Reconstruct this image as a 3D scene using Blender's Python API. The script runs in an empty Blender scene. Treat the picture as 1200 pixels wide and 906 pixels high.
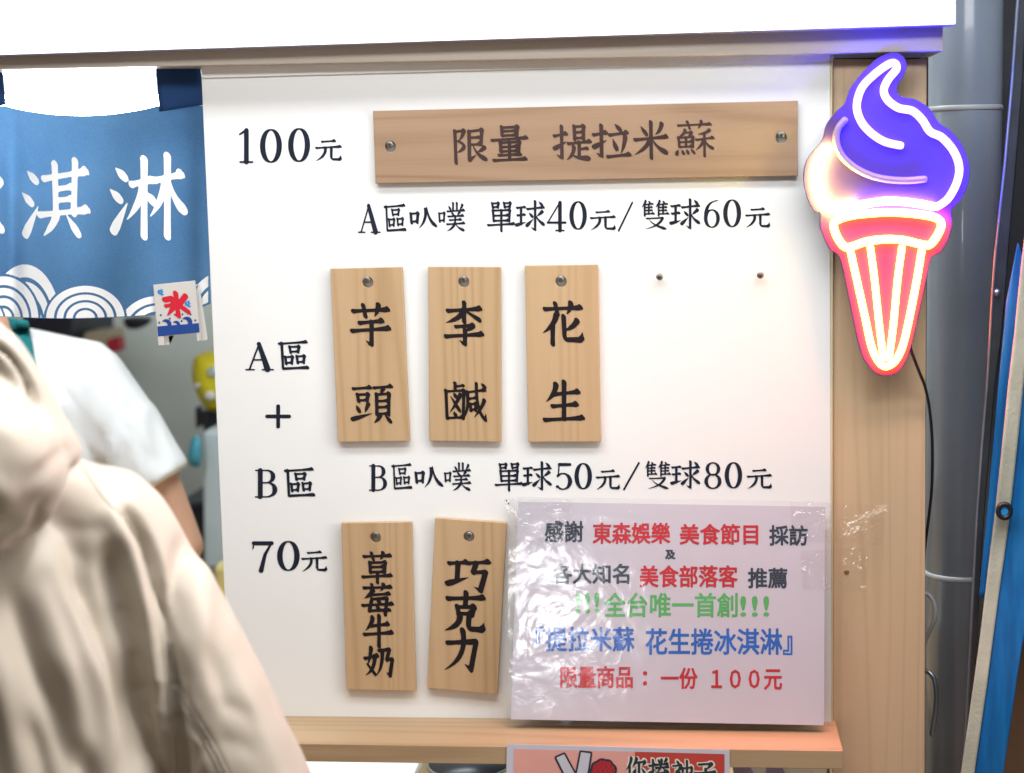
import bpy, bmesh, math, random
import numpy as np
from mathutils import Vector, Matrix
from mathutils.bvhtree import BVHTree

random.seed(7)
sc = bpy.context.scene
COL = sc.collection

# ------------------------------------------------------------------ camera
F, CX, CY = 2000.0, 600.0, 453.0
YAW, PITCH, ROLL = -0.10642913, 0.12231563, -0.02253698
ZC = 1.30                                             # height of the menu board's centre
CAM = np.array([0.22620246, -2.17909683, ZC + 0.28711936])
_cy, _sy, _cp, _sp = math.cos(YAW), math.sin(YAW), math.cos(PITCH), math.sin(PITCH)
FWD = np.array([_sy*_cp, _cy*_cp, -_sp])
_r = np.array([_cy, -_sy, 0.0]); _u = np.cross(_r, FWD)
RGT = math.cos(ROLL)*_r + math.sin(ROLL)*_u
UPV = -math.sin(ROLL)*_r + math.cos(ROLL)*_u
cam = bpy.data.cameras.new('camera')
cam.sensor_width = 36.0; cam.lens = F/1200*36.0
cam.clip_start = 0.05; cam.clip_end = 100
camo = bpy.data.objects.new('camera', cam); COL.objects.link(camo)
M = Matrix.Identity(4)
for i in range(3):
    M[i][0], M[i][1], M[i][2], M[i][3] = RGT[i], UPV[i], -FWD[i], CAM[i]
camo.matrix_world = M
cam.dof.use_dof = True; cam.dof.focus_distance = 2.2; cam.dof.aperture_fstop = 3.2
sc.camera = camo

# ------------------------------------------------------------------ world, lamps, exposure
w = bpy.data.worlds.new('World'); sc.world = w; w.use_nodes = True
bg = w.node_tree.nodes['Background']
bg.inputs[0].default_value = (1.0, 0.90, 0.76, 1); bg.inputs[1].default_value = 0.12
sc.view_settings.view_transform = 'Standard'; sc.view_settings.look = 'None'
sc.view_settings.exposure = 0.12; sc.view_settings.gamma = 1.0
sc.cycles.sample_clamp_indirect = 4.0
sc.cycles.max_bounces = 8; sc.cycles.transparent_max_bounces = 12

def lamp(name, loc, target, size, size_y, power, color):
    l = bpy.data.lights.new(name, 'AREA'); l.shape = 'RECTANGLE'
    l.size, l.size_y, l.energy, l.color = size, size_y, power, color
    o = bpy.data.objects.new(name, l); COL.objects.link(o)
    o.location = loc
    o.rotation_euler = (Vector(target) - Vector(loc)).to_track_quat('-Z', 'Y').to_euler()
    return o
lamp('market_ceiling_lamp', (0.15, -0.84, 2.75), (0.1, -0.1, 1.2), 2.6, 0.28, 31, (0.96, 0.985, 1.0))
lamp('market_lane_lamp', (-0.27, -3.7, 0.95), (-0.05, 0, 1.15), 0.20, 0.30, 3.4, (0.97, 0.98, 1.0))
lamp('stall_interior_lamp', (-0.5, 0.40, 2.6), (-0.5, 0.9, 1.0), 1.4, 0.5, 44, (0.95, 1.0, 1.0))
l = lamp('red_sign_lamp', (0.33, -0.15, 2.05), (0.33, -0.13, 0.9), 0.5, 0.03, 0.5, (1.0, 0.12, 0.05)); l.data.spread = math.radians(30)
l = lamp('side_fill_light', (0.84, -0.58, 1.50), (-0.45, -0.40, 1.20), 0.45, 0.6, 2.0, (1.0, 0.93, 0.88)); l.data.spread = math.radians(75)  # added fill out of frame, brightens the board's lower left and the jacket's side
lamp('board_fill_light', (0.10, -0.84, 2.08), (0.05, 0, 0.92), 1.6, 0.14, 8.8, (0.97, 0.985, 1.0))  # added fill above the frame, lights the board but not the jacket's back
dl = bpy.data.lights.new('jacket_fill_spot', 'SPOT'); dl.energy = 52; dl.spot_size = math.radians(34); dl.spot_blend = 0.8; dl.shadow_soft_size = 0.10; dl.color = (1.0, 0.97, 0.96)  # added spot out of view, narrowed to brighten the jacket's hood and shoulders
dlo = bpy.data.objects.new('jacket_fill_spot', dl); COL.objects.link(dlo); dlo.location = (0.25, -0.62, 2.4)
dlo.rotation_euler = (Vector((-0.40, -0.72, 1.18)) - dlo.location).to_track_quat('-Z', 'Y').to_euler()

# ------------------------------------------------------------------ pixel (of the 1200 x 906 photograph) to a point of the plane y = Y
def at(px, py, Y=0.0):
    d = FWD + (px-CX)/F*RGT - (py-CY)/F*UPV
    t = (Y-CAM[1])/d[1]
    return Vector(CAM + t*d)
def proj(P):
    d = np.asarray(P, float) - CAM
    z = d @ FWD
    return np.stack([CX + F*(d @ RGT)/z, CY - F*(d @ UPV)/z], -1)
def ray(px, py):
    return Vector(CAM), Vector(FWD + (px-CX)/F*RGT - (py-CY)/F*UPV).normalized()

# ------------------------------------------------------------------ materials
MATS = {}
class NT:
    def __init__(self, name):
        m = bpy.data.materials.new(name); m.use_nodes = True
        self.m, self.t = m, m.node_tree
        self.b = self.t.nodes['Principled BSDF']; self.out = self.t.nodes['Material Output']
        MATS[name] = m
    def n(self, typ, **kw):
        x = self.t.nodes.new(typ)
        for k, v in kw.items():
            if k.startswith('i_'):
                x.inputs[k[2:].replace('_', ' ')].default_value = v
            else: setattr(x, k, v)
        return x
    def l(self, a, b): self.t.links.new(a, b)
    def ramp(self, fac, stops):
        r = self.n('ShaderNodeValToRGB'); e = r.color_ramp.elements
        while len(e) < len(stops): e.new(0.5)
        for el, (p, c) in zip(e, stops): el.position = p; el.color = (*c, 1)
        self.l(fac, r.inputs[0]); return r.outputs[0]
    def coords(self, scale=(1, 1, 1), rnd=True, rot=(0, 0, 0)):
        tc = self.n('ShaderNodeTexCoord'); mp = self.n('ShaderNodeMapping')
        mp.inputs['Scale'].default_value = scale; mp.inputs['Rotation'].default_value = rot
        self.l(tc.outputs['Object'], mp.inputs[0])
        if rnd:
            oi = self.n('ShaderNodeObjectInfo')
            ml = self.n('ShaderNodeMath', operation='MULTIPLY'); ml.inputs[1].default_value = 7.3
            self.l(oi.outputs['Random'], ml.inputs[0])
            cb = self.n('ShaderNodeCombineXYZ')
            for k in range(3): self.l(ml.outputs[0], cb.inputs[k])
            self.l(cb.outputs[0], mp.inputs['Location'])
        return mp.outputs[0]
    def bump(self, h, strength, dist):
        b = self.n('ShaderNodeBump'); b.inputs['Strength'].default_value = strength; b.inputs['Distance'].default_value = dist
        self.l(h, b.inputs['Height']); self.l(b.outputs[0], self.b.inputs['Normal']); return b

def plain(name, c, rough=0.5, metal=0.0, var=0.06, scale=14, bump=0.0, coat=0.0, emit=None, es=0.0, spec=0.5):
    t = NT(name)
    v = t.coords((scale,)*3)
    nz = t.n('ShaderNodeTexNoise', i_Scale=1.0, i_Detail=5.0); t.l(v, nz.inputs['Vector'])
    lo = tuple(max(0, x*(1-var)) for x in c); hi = tuple(min(1, x*(1+var)) for x in c)
    t.l(t.ramp(nz.outputs['Fac'], [(0.3, lo), (0.7, hi)]), t.b.inputs['Base Color'])
    t.b.inputs['Roughness'].default_value = rough; t.b.inputs['Metallic'].default_value = metal
    t.b.inputs['Coat Weight'].default_value = coat; t.b.inputs['Specular IOR Level'].default_value = spec
    if bump:
        n2 = t.n('ShaderNodeTexNoise', i_Scale=12.0, i_Detail=4.0); t.l(v, n2.inputs['Vector'])
        t.bump(n2.outputs['Fac'], bump, 0.002)
    if emit:
        t.b.inputs['Emission Color'].default_value = (*emit, 1); t.b.inputs['Emission Strength'].default_value = es
    return t.m

def wood(name, light, dark, axis='Z', rough=0.45, fine=1.0, ring=1.0):
    """pine: long growth lines along the grain, finer fibres across, a gentle warp"""
    t = NT(name)
    s = {'Z': (1, 1, 0.09), 'X': (0.09, 1, 1)}[axis]
    v = t.coords(s)
    wn = t.n('ShaderNodeTexNoise', i_Scale=9.0, i_Detail=2.0); t.l(v, wn.inputs['Vector'])
    ad = t.n('ShaderNodeVectorMath', operation='SCALE'); ad.inputs['Scale'].default_value = 0.05
    t.l(wn.outputs['Color'], ad.inputs[0])
    av = t.n('ShaderNodeVectorMath', operation='ADD'); t.l(v, av.inputs[0]); t.l(ad.outputs[0], av.inputs[1])
    st = {'Z': (1, 1, 0.32), 'X': (0.32, 1, 1)}[axis]
    cm = t.n('ShaderNodeVectorMath', operation='MULTIPLY'); cm.inputs[1].default_value = st; t.l(av.outputs[0], cm.inputs[0])
    cn_ = t.n('ShaderNodeTexNoise', i_Scale=9.0*ring, i_Detail=1.0); t.l(cm.outputs[0], cn_.inputs['Vector'])
    sm = t.n('ShaderNodeMath', operation='MULTIPLY'); sm.inputs[1].default_value = 110.0; t.l(cn_.outputs['Fac'], sm.inputs[0])
    wv = t.n('ShaderNodeMath', operation='SINE'); t.l(sm.outputs[0], wv.inputs[0])
    w2 = t.n('ShaderNodeMath', operation='MULTIPLY_ADD'); w2.inputs[1].default_value = 0.5; w2.inputs[2].default_value = 0.5; t.l(wv.outputs[0], w2.inputs[0])
    w3 = t.n('ShaderNodeMath', operation='POWER'); w3.inputs[1].default_value = 2.2; t.l(w2.outputs[0], w3.inputs[0])
    wv = w3
    v2 = t.coords({'Z': (380*fine, 380*fine, 9), 'X': (9, 380*fine, 380*fine)}[axis])
    fb = t.n('ShaderNodeTexNoise', i_Scale=1.0, i_Detail=3.0); t.l(v2, fb.inputs['Vector'])
    big = t.n('ShaderNodeTexNoise', i_Scale=14.0, i_Detail=3.0); t.l(v, big.inputs['Vector'])
    m1 = t.n('ShaderNodeMath', operation='MULTIPLY'); m1.inputs[1].default_value = 0.27; t.l(wv.outputs[0], m1.inputs[0])
    m2 = t.n('ShaderNodeMath', operation='MULTIPLY_ADD'); m2.inputs[1].default_value = 0.30; t.l(fb.outputs['Fac'], m2.inputs[0]); t.l(m1.outputs[0], m2.inputs[2])
    m3 = t.n('ShaderNodeMath', operation='MULTIPLY_ADD'); m3.inputs[1].default_value = 0.62; t.l(big.outputs['Fac'], m3.inputs[0]); t.l(m2.outputs[0], m3.inputs[2])
    mid = tuple((a*0.6+b*0.4) for a, b in zip(light, dark))
    t.l(t.ramp(m3.outputs[0], [(0.25, light), (0.62, mid), (0.98, dark)]), t.b.inputs['Base Color'])
    t.b.inputs['Roughness'].default_value = rough
    t.bump(fb.outputs['Fac'], 0.12, 0.0008)
    return t.m

wood('plaque_pine', (0.53, 0.365, 0.21), (0.36, 0.225, 0.105), 'Z')
wood('wide_plaque_pine', (0.37, 0.24, 0.15), (0.215, 0.125, 0.068), 'X', ring=1.6)
wood('post_pine', (0.62, 0.445, 0.285), (0.50, 0.345, 0.20), 'Z', ring=1.7)
wood('ledge_pine', (0.47, 0.335, 0.2), (0.33, 0.21, 0.11), 'X', ring=0.8)
wood('beam_wood', (0.52, 0.46, 0.39), (0.41, 0.35, 0.28), 'X', ring=0.7)
wood('counter_wood', (0.62, 0.40, 0.17), (0.45, 0.25, 0.09), 'X', ring=0.7)
plain('board_white', (0.80, 0.808, 0.80), 0.32, var=0.012, scale=5)
plain('board_edge', (0.70, 0.58, 0.34), 0.5)
plain('trim_white', (0.85, 0.85, 0.84), 0.35, var=0.03, scale=9)
plain('ink', (0.014, 0.018, 0.034), 0.8, var=0.2, spec=0.12)
plain('plaque_ink', (0.016, 0.012, 0.014), 0.8, var=0.2, spec=0.12)
plain('faded_ink', (0.055, 0.032, 0.03), 0.8, var=0.3, spec=0.15)
plain('screw_steel', (0.22, 0.215, 0.21), 0.45, metal=0.7, var=0.25, scale=300)
plain('screw_recess', (0.03, 0.03, 0.03), 0.6)
plain('paper_lavender', (0.56, 0.55, 0.63), 0.6, var=0.02, scale=10)
plain('print_black', (0.03, 0.045, 0.075), 0.6, var=0.1)
plain('print_red', (0.50, 0.02, 0.035), 0.6, var=0.1)
plain('print_green', (0.10, 0.42, 0.13), 0.6, var=0.1)
plain('print_blue', (0.02, 0.13, 0.52), 0.6, var=0.1)
plain('print_pink', (0.75, 0.36, 0.31), 0.5, var=0.03)
plain('print_crimson', (0.50, 0.055, 0.04), 0.5, var=0.05)
plain('print_cream', (0.80, 0.74, 0.64), 0.5, var=0.03)
plain('print_dark', (0.02, 0.03, 0.045), 0.5, var=0.05)
plain('noren_white', (0.92, 0.93, 0.94), 0.8, var=0.02)
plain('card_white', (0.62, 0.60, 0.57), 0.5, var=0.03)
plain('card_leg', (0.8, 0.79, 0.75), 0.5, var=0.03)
plain('card_red', (0.58, 0.01, 0.03), 0.5)
plain('card_blue', (0.01, 0.055, 0.26), 0.5)
plain('card_sky', (0.02, 0.25, 0.62), 0.5)
plain('plaster_grey', (0.52, 0.57, 0.545), 0.7, var=0.12, scale=3)
plain('cabinet', (0.56, 0.66, 0.68), 0.4, var=0.05)
plain('yellow_plastic', (0.80, 0.70, 0.03), 0.35, var=0.05)
plain('pale_yellow', (0.8, 0.72, 0.3), 0.4)
plain('brown_print', (0.22, 0.12, 0.03), 0.5)
plain('cyan_plastic', (0.08, 0.42, 0.56), 0.4)
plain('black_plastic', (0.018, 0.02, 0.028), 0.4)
plain('navy', (0.02, 0.022, 0.045), 0.5)
plain('red_plastic', (0.5, 0.03, 0.05), 0.4)
plain('tan_card', (0.6, 0.53, 0.38), 0.7)
plain('stainless', (0.55, 0.58, 0.58), 0.22, metal=1.0, var=0.05, scale=30)
plain('white_enamel', (0.84, 0.84, 0.82), 0.25, var=0.01)
plain('lilac_print', (0.33, 0.30, 0.5), 0.5)
plain('pipe_paint', (0.22, 0.26, 0.32), 0.28, var=0.09, scale=6, coat=0.3)
plain('pipe_seal', (0.42, 0.44, 0.46), 0.4)
plain('galvanised', (0.30, 0.35, 0.44), 0.32, metal=0.85, var=0.15, scale=25)
plain('dark_wall', (0.02, 0.022, 0.03), 0.7, var=0.2)
plain('brown_panel', (0.14, 0.075, 0.04), 0.6)
plain('hem_cream', (0.50, 0.49, 0.40), 0.6, var=0.16, scale=18, bump=0.4)
plain('hem_stain', (0.2, 0.15, 0.08), 0.7)
plain('rubber_black', (0.012, 0.012, 0.014), 0.35)
plain('skin', (0.62, 0.36, 0.24), 0.5, var=0.04, scale=20)
plain('hair', (0.012, 0.010, 0.010), 0.45)
plain('tee_white', (0.76, 0.79, 0.79), 0.85, var=0.02, bump=0.15)
plain('teal_cloth', (0.0, 0.15, 0.16), 0.8, var=0.08, bump=0.2)
plain('denim', (0.03, 0.04, 0.07), 0.8)
plain('floor_concrete', (0.42, 0.33, 0.24), 0.7, var=0.1, scale=3)
plain('sign_frame', (0.30, 0.29, 0.42), 0.35)
plain('tube_fixture', (0.22, 0.24, 0.29), 0.5)
plain('tube_unlit', (0.36, 0.24, 0.44), 0.35)
plain('neon_panel', (0.10, 0.054, 0.21), 0.4, var=0.02, spec=0.1)  # violet in the base colour stands in for part of the tubes' glow
plain('neon_edge', (0.05, 0.035, 0.05), 0.3)

def glow(name, c, s=1.0):
    t = NT(name); t.t.nodes.remove(t.b)
    e = t.n('ShaderNodeEmission'); e.inputs[0].default_value = (*c, 1); e.inputs[1].default_value = s
    t.l(e.outputs[0], t.out.inputs[0]); return t.m
glow('lightbox_glow', (1.0, 0.99, 1.0), 2.2)
glow('tube_glow', (0.96, 0.98, 1.0), 66.0)
glow('neon_violet', (2.2, 1.4, 115.0))
glow('neon_white', (22, 14.0, 45))
glow('neon_amber', (120, 112.0, 13.0))
glow('neon_coral', (78.0, 9.0, 0.95))

# padded jacket cloth: fine weave and small crinkles
t = NT('jacket_nylon')
v = t.coords((1, 1, 1), rnd=False)
n1 = t.n('ShaderNodeTexNoise', i_Scale=26.0, i_Detail=4.0, i_Distortion=0.8); t.l(v, n1.inputs['Vector'])
n2 = t.n('ShaderNodeTexNoise', i_Scale=5.0, i_Detail=2.0); t.l(v, n2.inputs['Vector'])
t.l(t.ramp(n2.outputs['Fac'], [(0.3, (0.385, 0.335, 0.27)), (0.7, (0.43, 0.375, 0.305))]), t.b.inputs['Base Color'])
t.b.inputs['Roughness'].default_value = 0.5; t.b.inputs['Sheen Weight'].default_value = 0.15
n3 = t.n('ShaderNodeTexNoise', i_Scale=1100.0, i_Detail=1.0); t.l(v, n3.inputs['Vector'])
mm = t.n('ShaderNodeMath', operation='MULTIPLY_ADD'); mm.inputs[1].default_value = 0.06; t.l(n3.outputs['Fac'], mm.inputs[0]); t.l(n1.outputs['Fac'], mm.inputs[2])
t.bump(mm.outputs[0], 0.10, 0.005)

# curtain cloth: woven blue cotton that lets light through
t = NT('noren_blue')
v = t.coords((1, 1, 1), rnd=False)
nf = t.n('ShaderNodeTexNoise', i_Scale=420.0, i_Detail=2.0); t.l(v, nf.inputs['Vector'])
nb = t.n('ShaderNodeTexNoise', i_Scale=7.0, i_Detail=3.0); t.l(v, nb.inputs['Vector'])
mx = t.n('ShaderNodeMath', operation='MULTIPLY_ADD'); mx.inputs[1].default_value = 0.36; t.l(nf.outputs['Fac'], mx.inputs[0])
mz = t.n('ShaderNodeMath', operation='MULTIPLY'); mz.inputs[1].default_value = 0.64; t.l(nb.outputs['Fac'], mz.inputs[0]); t.l(mz.outputs[0], mx.inputs[2])
bc = t.ramp(mx.outputs[0], [(0.3, (0.040, 0.104, 0.215)), (0.7, (0.074, 0.162, 0.285))])
t.t.nodes.remove(t.b)
df = t.n('ShaderNodeBsdfDiffuse'); tl = t.n('ShaderNodeBsdfTranslucent'); ms = t.n('ShaderNodeMixShader')
ms.inputs[0].default_value = 0.42
t.l(bc, df.inputs[0]); t.l(bc, tl.inputs[0]); t.l(df.outputs[0], ms.inputs[1]); t.l(tl.outputs[0], ms.inputs[2]); t.l(ms.outputs[0], t.out.inputs[0])
plain('noren_tab', (0.008, 0.05, 0.17), 0.85, var=0.1)

# glossy clear film with creases: laminate pouch and sticky tape
def film(name, rough, fac, s1, d1, s2, d2, tint=(1, 1, 1)):
    t = NT(name); t.t.nodes.remove(t.b)
    v = t.coords((1, 1, 1))
    a = t.n('ShaderNodeTexNoise', i_Scale=s1, i_Detail=3.0, i_Distortion=0.6); t.l(v, a.inputs['Vector'])
    b = t.n('ShaderNodeTexNoise', i_Scale=s2, i_Detail=4.0, i_Distortion=1.5); t.l(v, b.inputs['Vector'])
    b1 = t.n('ShaderNodeBump'); b1.inputs['Distance'].default_value = d1; t.l(a.outputs['Fac'], b1.inputs['Height'])
    b2 = t.n('ShaderNodeBump'); b2.inputs['Distance'].default_value = d2; t.l(b.outputs['Fac'], b2.inputs['Height']); t.l(b1.outputs[0], b2.inputs['Normal'])
    tr = t.n('ShaderNodeBsdfTransparent'); tr.inputs[0].default_value = (*tint, 1)
    gl = t.n('ShaderNodeBsdfGlossy'); gl.inputs['Roughness'].default_value = rough; t.l(b2.outputs[0], gl.inputs['Normal'])
    mix = t.n('ShaderNodeMixShader'); mix.inputs[0].default_value = fac
    t.l(tr.outputs[0], mix.inputs[1]); t.l(gl.outputs[0], mix.inputs[2]); t.l(mix.outputs[0], t.out.inputs[0])
film('laminate_film', 0.11, 0.09, 9, 0.0028, 45, 0.00018)
film('sticky_tape', 0.05, 0.07, 30, 0.016, 70, 0.002)

# tarpaulin: woven sheet, creased and dirty
t = NT('tarp_blue')
v = t.coords((60, 60, 7), rnd=False)
a = t.n('ShaderNodeTexNoise', i_Scale=1.0, i_Detail=4.0); t.l(v, a.inputs['Vector'])
t.l(t.ramp(a.outputs['Fac'], [(0.25, (0.0, 0.07, 0.24)), (0.5, (0.0, 0.14, 0.42)), (0.8, (0.02, 0.20, 0.50))]), t.b.inputs['Base Color'])
t.b.inputs['Roughness'].default_value = 0.38; t.bump(a.outputs['Fac'], 0.3, 0.003)

# ------------------------------------------------------------------ objects
def tag(o, label, cat, group=None):
    o['label'] = label; o['category'] = cat
    if group: o['group'] = group
    return o
def thing(name, label, cat, loc, group=None):
    o = bpy.data.objects.new(name, None); COL.objects.link(o); o.location = loc
    o.empty_display_size = 0.05
    return tag(o, label, cat, group)
def struct(o): o['kind'] = 'structure'; return o
def origin_of(p):
    v = Vector((0, 0, 0))
    while p is not None: v += p.location; p = p.parent
    return v
def put(name, verts, faces, mats, parent=None, smooth=False, loc=None, fmat=None, bevel=0, seg=2):
    """one mesh object from world-space vertices"""
    base = origin_of(parent) if parent is not None else Vector(loc if loc is not None else (0, 0, 0))
    me = bpy.data.meshes.new(name)
    me.from_pydata([tuple(Vector(p)-base) for p in verts], [], faces)
    if isinstance(mats, str): mats = [mats]
    for k in mats: me.materials.append(MATS[k])
    if fmat is not None:
        for p, k in zip(me.polygons, fmat): p.material_index = k
    if smooth:
        for p in me.polygons: p.use_smooth = True
    me.validate(); me.update()
    o = bpy.data.objects.new(name, me); COL.objects.link(o)
    if parent is not None: o.parent = parent
    else: o.location = base
    if bevel:
        b = o.modifiers.new('soft edge', 'BEVEL'); b.width = bevel; b.segments = seg; b.limit_method = 'ANGLE'
    return o
def prism_data(pts, d):
    """front outline (world points) pushed back along +y by d"""
    n = len(pts); V = [Vector(p) for p in pts] + [Vector(p)+Vector((0, d, 0)) for p in pts]
    Fc = [tuple(range(n)), tuple(range(2*n-1, n-1, -1))] + [(i, i+n, (i+1) % n+n, (i+1) % n) for i in range(n)]
    return V, Fc
def prism(name, px, Y, d, mats, parent=None, loc=None, bevel=0.0, seg=2):
    V, Fc = prism_data([at(x, y, Y) for x, y in px], d)
    return put(name, V, Fc, mats, parent, loc=loc, bevel=bevel, seg=seg)
def box_data(lo, hi):
    x0, y0, z0 = lo; x1, y1, z1 = hi
    V = [(x0,y0,z0),(x1,y0,z0),(x1,y1,z0),(x0,y1,z0),(x0,y0,z1),(x1,y0,z1),(x1,y1,z1),(x0,y1,z1)]
    return V, [(0,3,2,1),(4,5,6,7),(0,1,5,4),(1,2,6,5),(2,3,7,6),(3,0,4,7)]
def box(name, lo, hi, mats, parent=None, loc=None, bevel=0.0):
    V, Fc = box_data(lo, hi); return put(name, V, Fc, mats, parent, loc=loc, bevel=bevel)
def catmull(P, n=8, closed=False):
    P = [Vector(p) for p in P]; N = len(P); out = []
    for i in range(N if closed else N-1):
        if closed: a, b, c, d = P[i-1], P[i], P[(i+1) % N], P[(i+2) % N]
        else: a, b, c, d = P[max(i-1, 0)], P[i], P[i+1], P[min(i+2, N-1)]
        for k in range(n):
            s = k/n
            out.append(0.5*((2*b)+(c-a)*s+(2*a-5*b+4*c-d)*s*s+(3*b-a-3*c+d)*s**3))
    if not closed: out.append(P[-1])
    return out
def tube_data(P, r, seg=10, closed=False, caps=True):
    P = [Vector(p) for p in P]; N = len(P); V = []; Fc = []
    R = r if hasattr(r, '__len__') else [r]*N
    nrm = None
    for i in range(N):
        a = P[i-1] if (closed or i > 0) else P[i]; b = P[(i+1) % N] if (closed or i < N-1) else P[i]
        tn = (b-a).normalized()
        if nrm is None: nrm = tn.orthogonal().normalized()
        nrm = (nrm - tn*nrm.dot(tn)).normalized(); bn = tn.cross(nrm)
        for k in range(seg):
            th = 2*math.pi*k/seg
            V.append(P[i] + (nrm*math.cos(th)+bn*math.sin(th))*R[i])
    for i in range(N if closed else N-1):
        for k in range(seg):
            j = (i+1) % N
            Fc.append((i*seg+k, i*seg+(k+1) % seg, j*seg+(k+1) % seg, j*seg+k))
    if caps and not closed:                     # rounded ends
        for e, i, sgn in ((0, 0, -1), (1, N-1, 1)):
            tn = (P[1]-P[0] if e == 0 else P[-1]-P[-2]).normalized()*sgn
            prev = [i*seg+k for k in range(seg)]
            for q in (0.5, 0.85):
                base = len(V); sc_ = math.sqrt(1-q*q)
                for k in range(seg): V.append(P[i] + (V[i*seg+k]-P[i])*sc_ + tn*R[i]*q)
                cur = list(range(base, base+seg))
                for k in range(seg):
                    f = (prev[k], prev[(k+1) % seg], cur[(k+1) % seg], cur[k])
                    Fc.append(f if e else f[::-1])
                prev = cur
            Fc.append(tuple(prev) if e else tuple(prev[::-1]))
    return V, Fc
def tube(name, P, r, mats, parent=None, loc=None, seg=10, closed=False):
    V, Fc = tube_data(P, r, seg, closed); return put(name, V, Fc, mats, parent, smooth=True, loc=loc)
def lathe_data(prof, c, axis='Z', seg=32):
    """profile of (radius, height) turned about an axis through c"""
    V = []; Fc = []; c = Vector(c); n = len(prof)
    for r, h in prof:
        for k in range(seg):
            a = 2*math.pi*k/seg; x, y = r*math.cos(a), r*math.sin(a)
            V.append(c + (Vector((x, y, h)) if axis == 'Z' else Vector((x, -h, y))))
    for i in range(n-1):
        for k in range(seg):
            Fc.append((i*seg+k, i*seg+(k+1) % seg, (i+1)*seg+(k+1) % seg, (i+1)*seg+k))
    Fc.append(tuple(range(seg))[::-1]); Fc.append(tuple(range((n-1)*seg, n*seg)))
    return V, Fc
def merge(*datas):
    V = []; Fc = []; idx = []
    for k, (v, f) in enumerate(datas):
        b = len(V); V += list(v); Fc += [tuple(i+b for i in q) for q in f]; idx += [k]*len(f)
    return V, Fc, idx
def grid(name, nu, nv, fn, mats, parent=None, loc=None, fmat=None, thick=0.0):
    V = [fn(i/nu, j/nv) for j in range(nv+1) for i in range(nu+1)]
    Fc = [(j*(nu+1)+i, j*(nu+1)+i+1, (j+1)*(nu+1)+i+1, (j+1)*(nu+1)+i) for j in range(nv) for i in range(nu)]
    fm = [fmat((i+.5)/nu, (j+.5)/nv) for j in range(nv) for i in range(nu)] if fmat else None
    o = put(name, V, Fc, mats, parent, smooth=True, loc=loc, fmat=fm)
    if thick:
        s = o.modifiers.new('thickness', 'SOLIDIFY'); s.thickness = thick; s.offset = 0
    return o

# ------------------------------------------------------------------ writing: filled shapes from a field that is negative inside
def contour(Fld, xs, ys, runs=True):
    ny, nx = Fld.shape; V = []; key = {}; Fc = []
    ins = Fld < 0
    def vert(k, p):
        if k not in key: key[k] = len(V); V.append(p)
        return key[k]
    def corner(j, i): return vert((j, i), (xs[i], ys[j]))
    def edge(j0, i0, j1, i1):
        a, b = Fld[j0, i0], Fld[j1, i1]; s = a/(a-b)
        return vert((j0, i0, j1, i1), (xs[i0]+(xs[i1]-xs[i0])*s, ys[j0]+(ys[j1]-ys[j0])*s))
    cnt = ins[:-1, :-1].astype(int)+ins[1:, :-1]+ins[:-1, 1:]+ins[1:, 1:]
    for j in range(ny-1):
        i = 0
        while i < nx-1:
            c = cnt[j, i]
            if c == 4:
                k = i
                while runs and k+1 < nx-1 and cnt[j, k+1] == 4: k += 1
                Fc.append((corner(j, i), corner(j, k+1), corner(j+1, k+1), corner(j+1, i))); i = k+1; continue
            if c:
                q = [(j, i), (j, i+1), (j+1, i+1), (j+1, i)]; poly = []
                for a in range(4):
                    A, B = q[a], q[(a+1) % 4]
                    if ins[A]: poly.append(corner(*A))
                    if ins[A] != ins[B]:
                        e = (A, B) if A < B else (B, A); poly.append(edge(*e[0], *e[1]))
                if len(poly) > 2: Fc.append(tuple(poly))
            i += 1
    return V, Fc
def bez(a, m, b, n=9):
    c = tuple(2*m[k]-0.5*(a[k]+b[k]) for k in (0, 1))
    return [tuple((1-s)**2*a[k]+2*s*(1-s)*c[k]+s*s*b[k] for k in (0, 1)) for s in [i/n for i in range(n+1)]]
def wline(P, prof):
    """points plus a width profile [(t, width)...] along the length"""
    L = [0]
    for a, b in zip(P, P[1:]): L.append(L[-1]+math.hypot(b[0]-a[0], b[1]-a[1]))
    tt = [x/max(L[-1], 1e-6) for x in L]
    ts = sorted(set([round(i/10, 3) for i in range(11)]+[round(x, 3) for x in tt]))
    xs = np.interp(ts, tt, [p[0] for p in P]); ys = np.interp(ts, tt, [p[1] for p in P])
    ws = np.interp(ts, [q[0] for q in prof], [q[1] for q in prof])
    return [(x, y, q) for x, y, q in zip(xs, ys, ws)]
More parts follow.
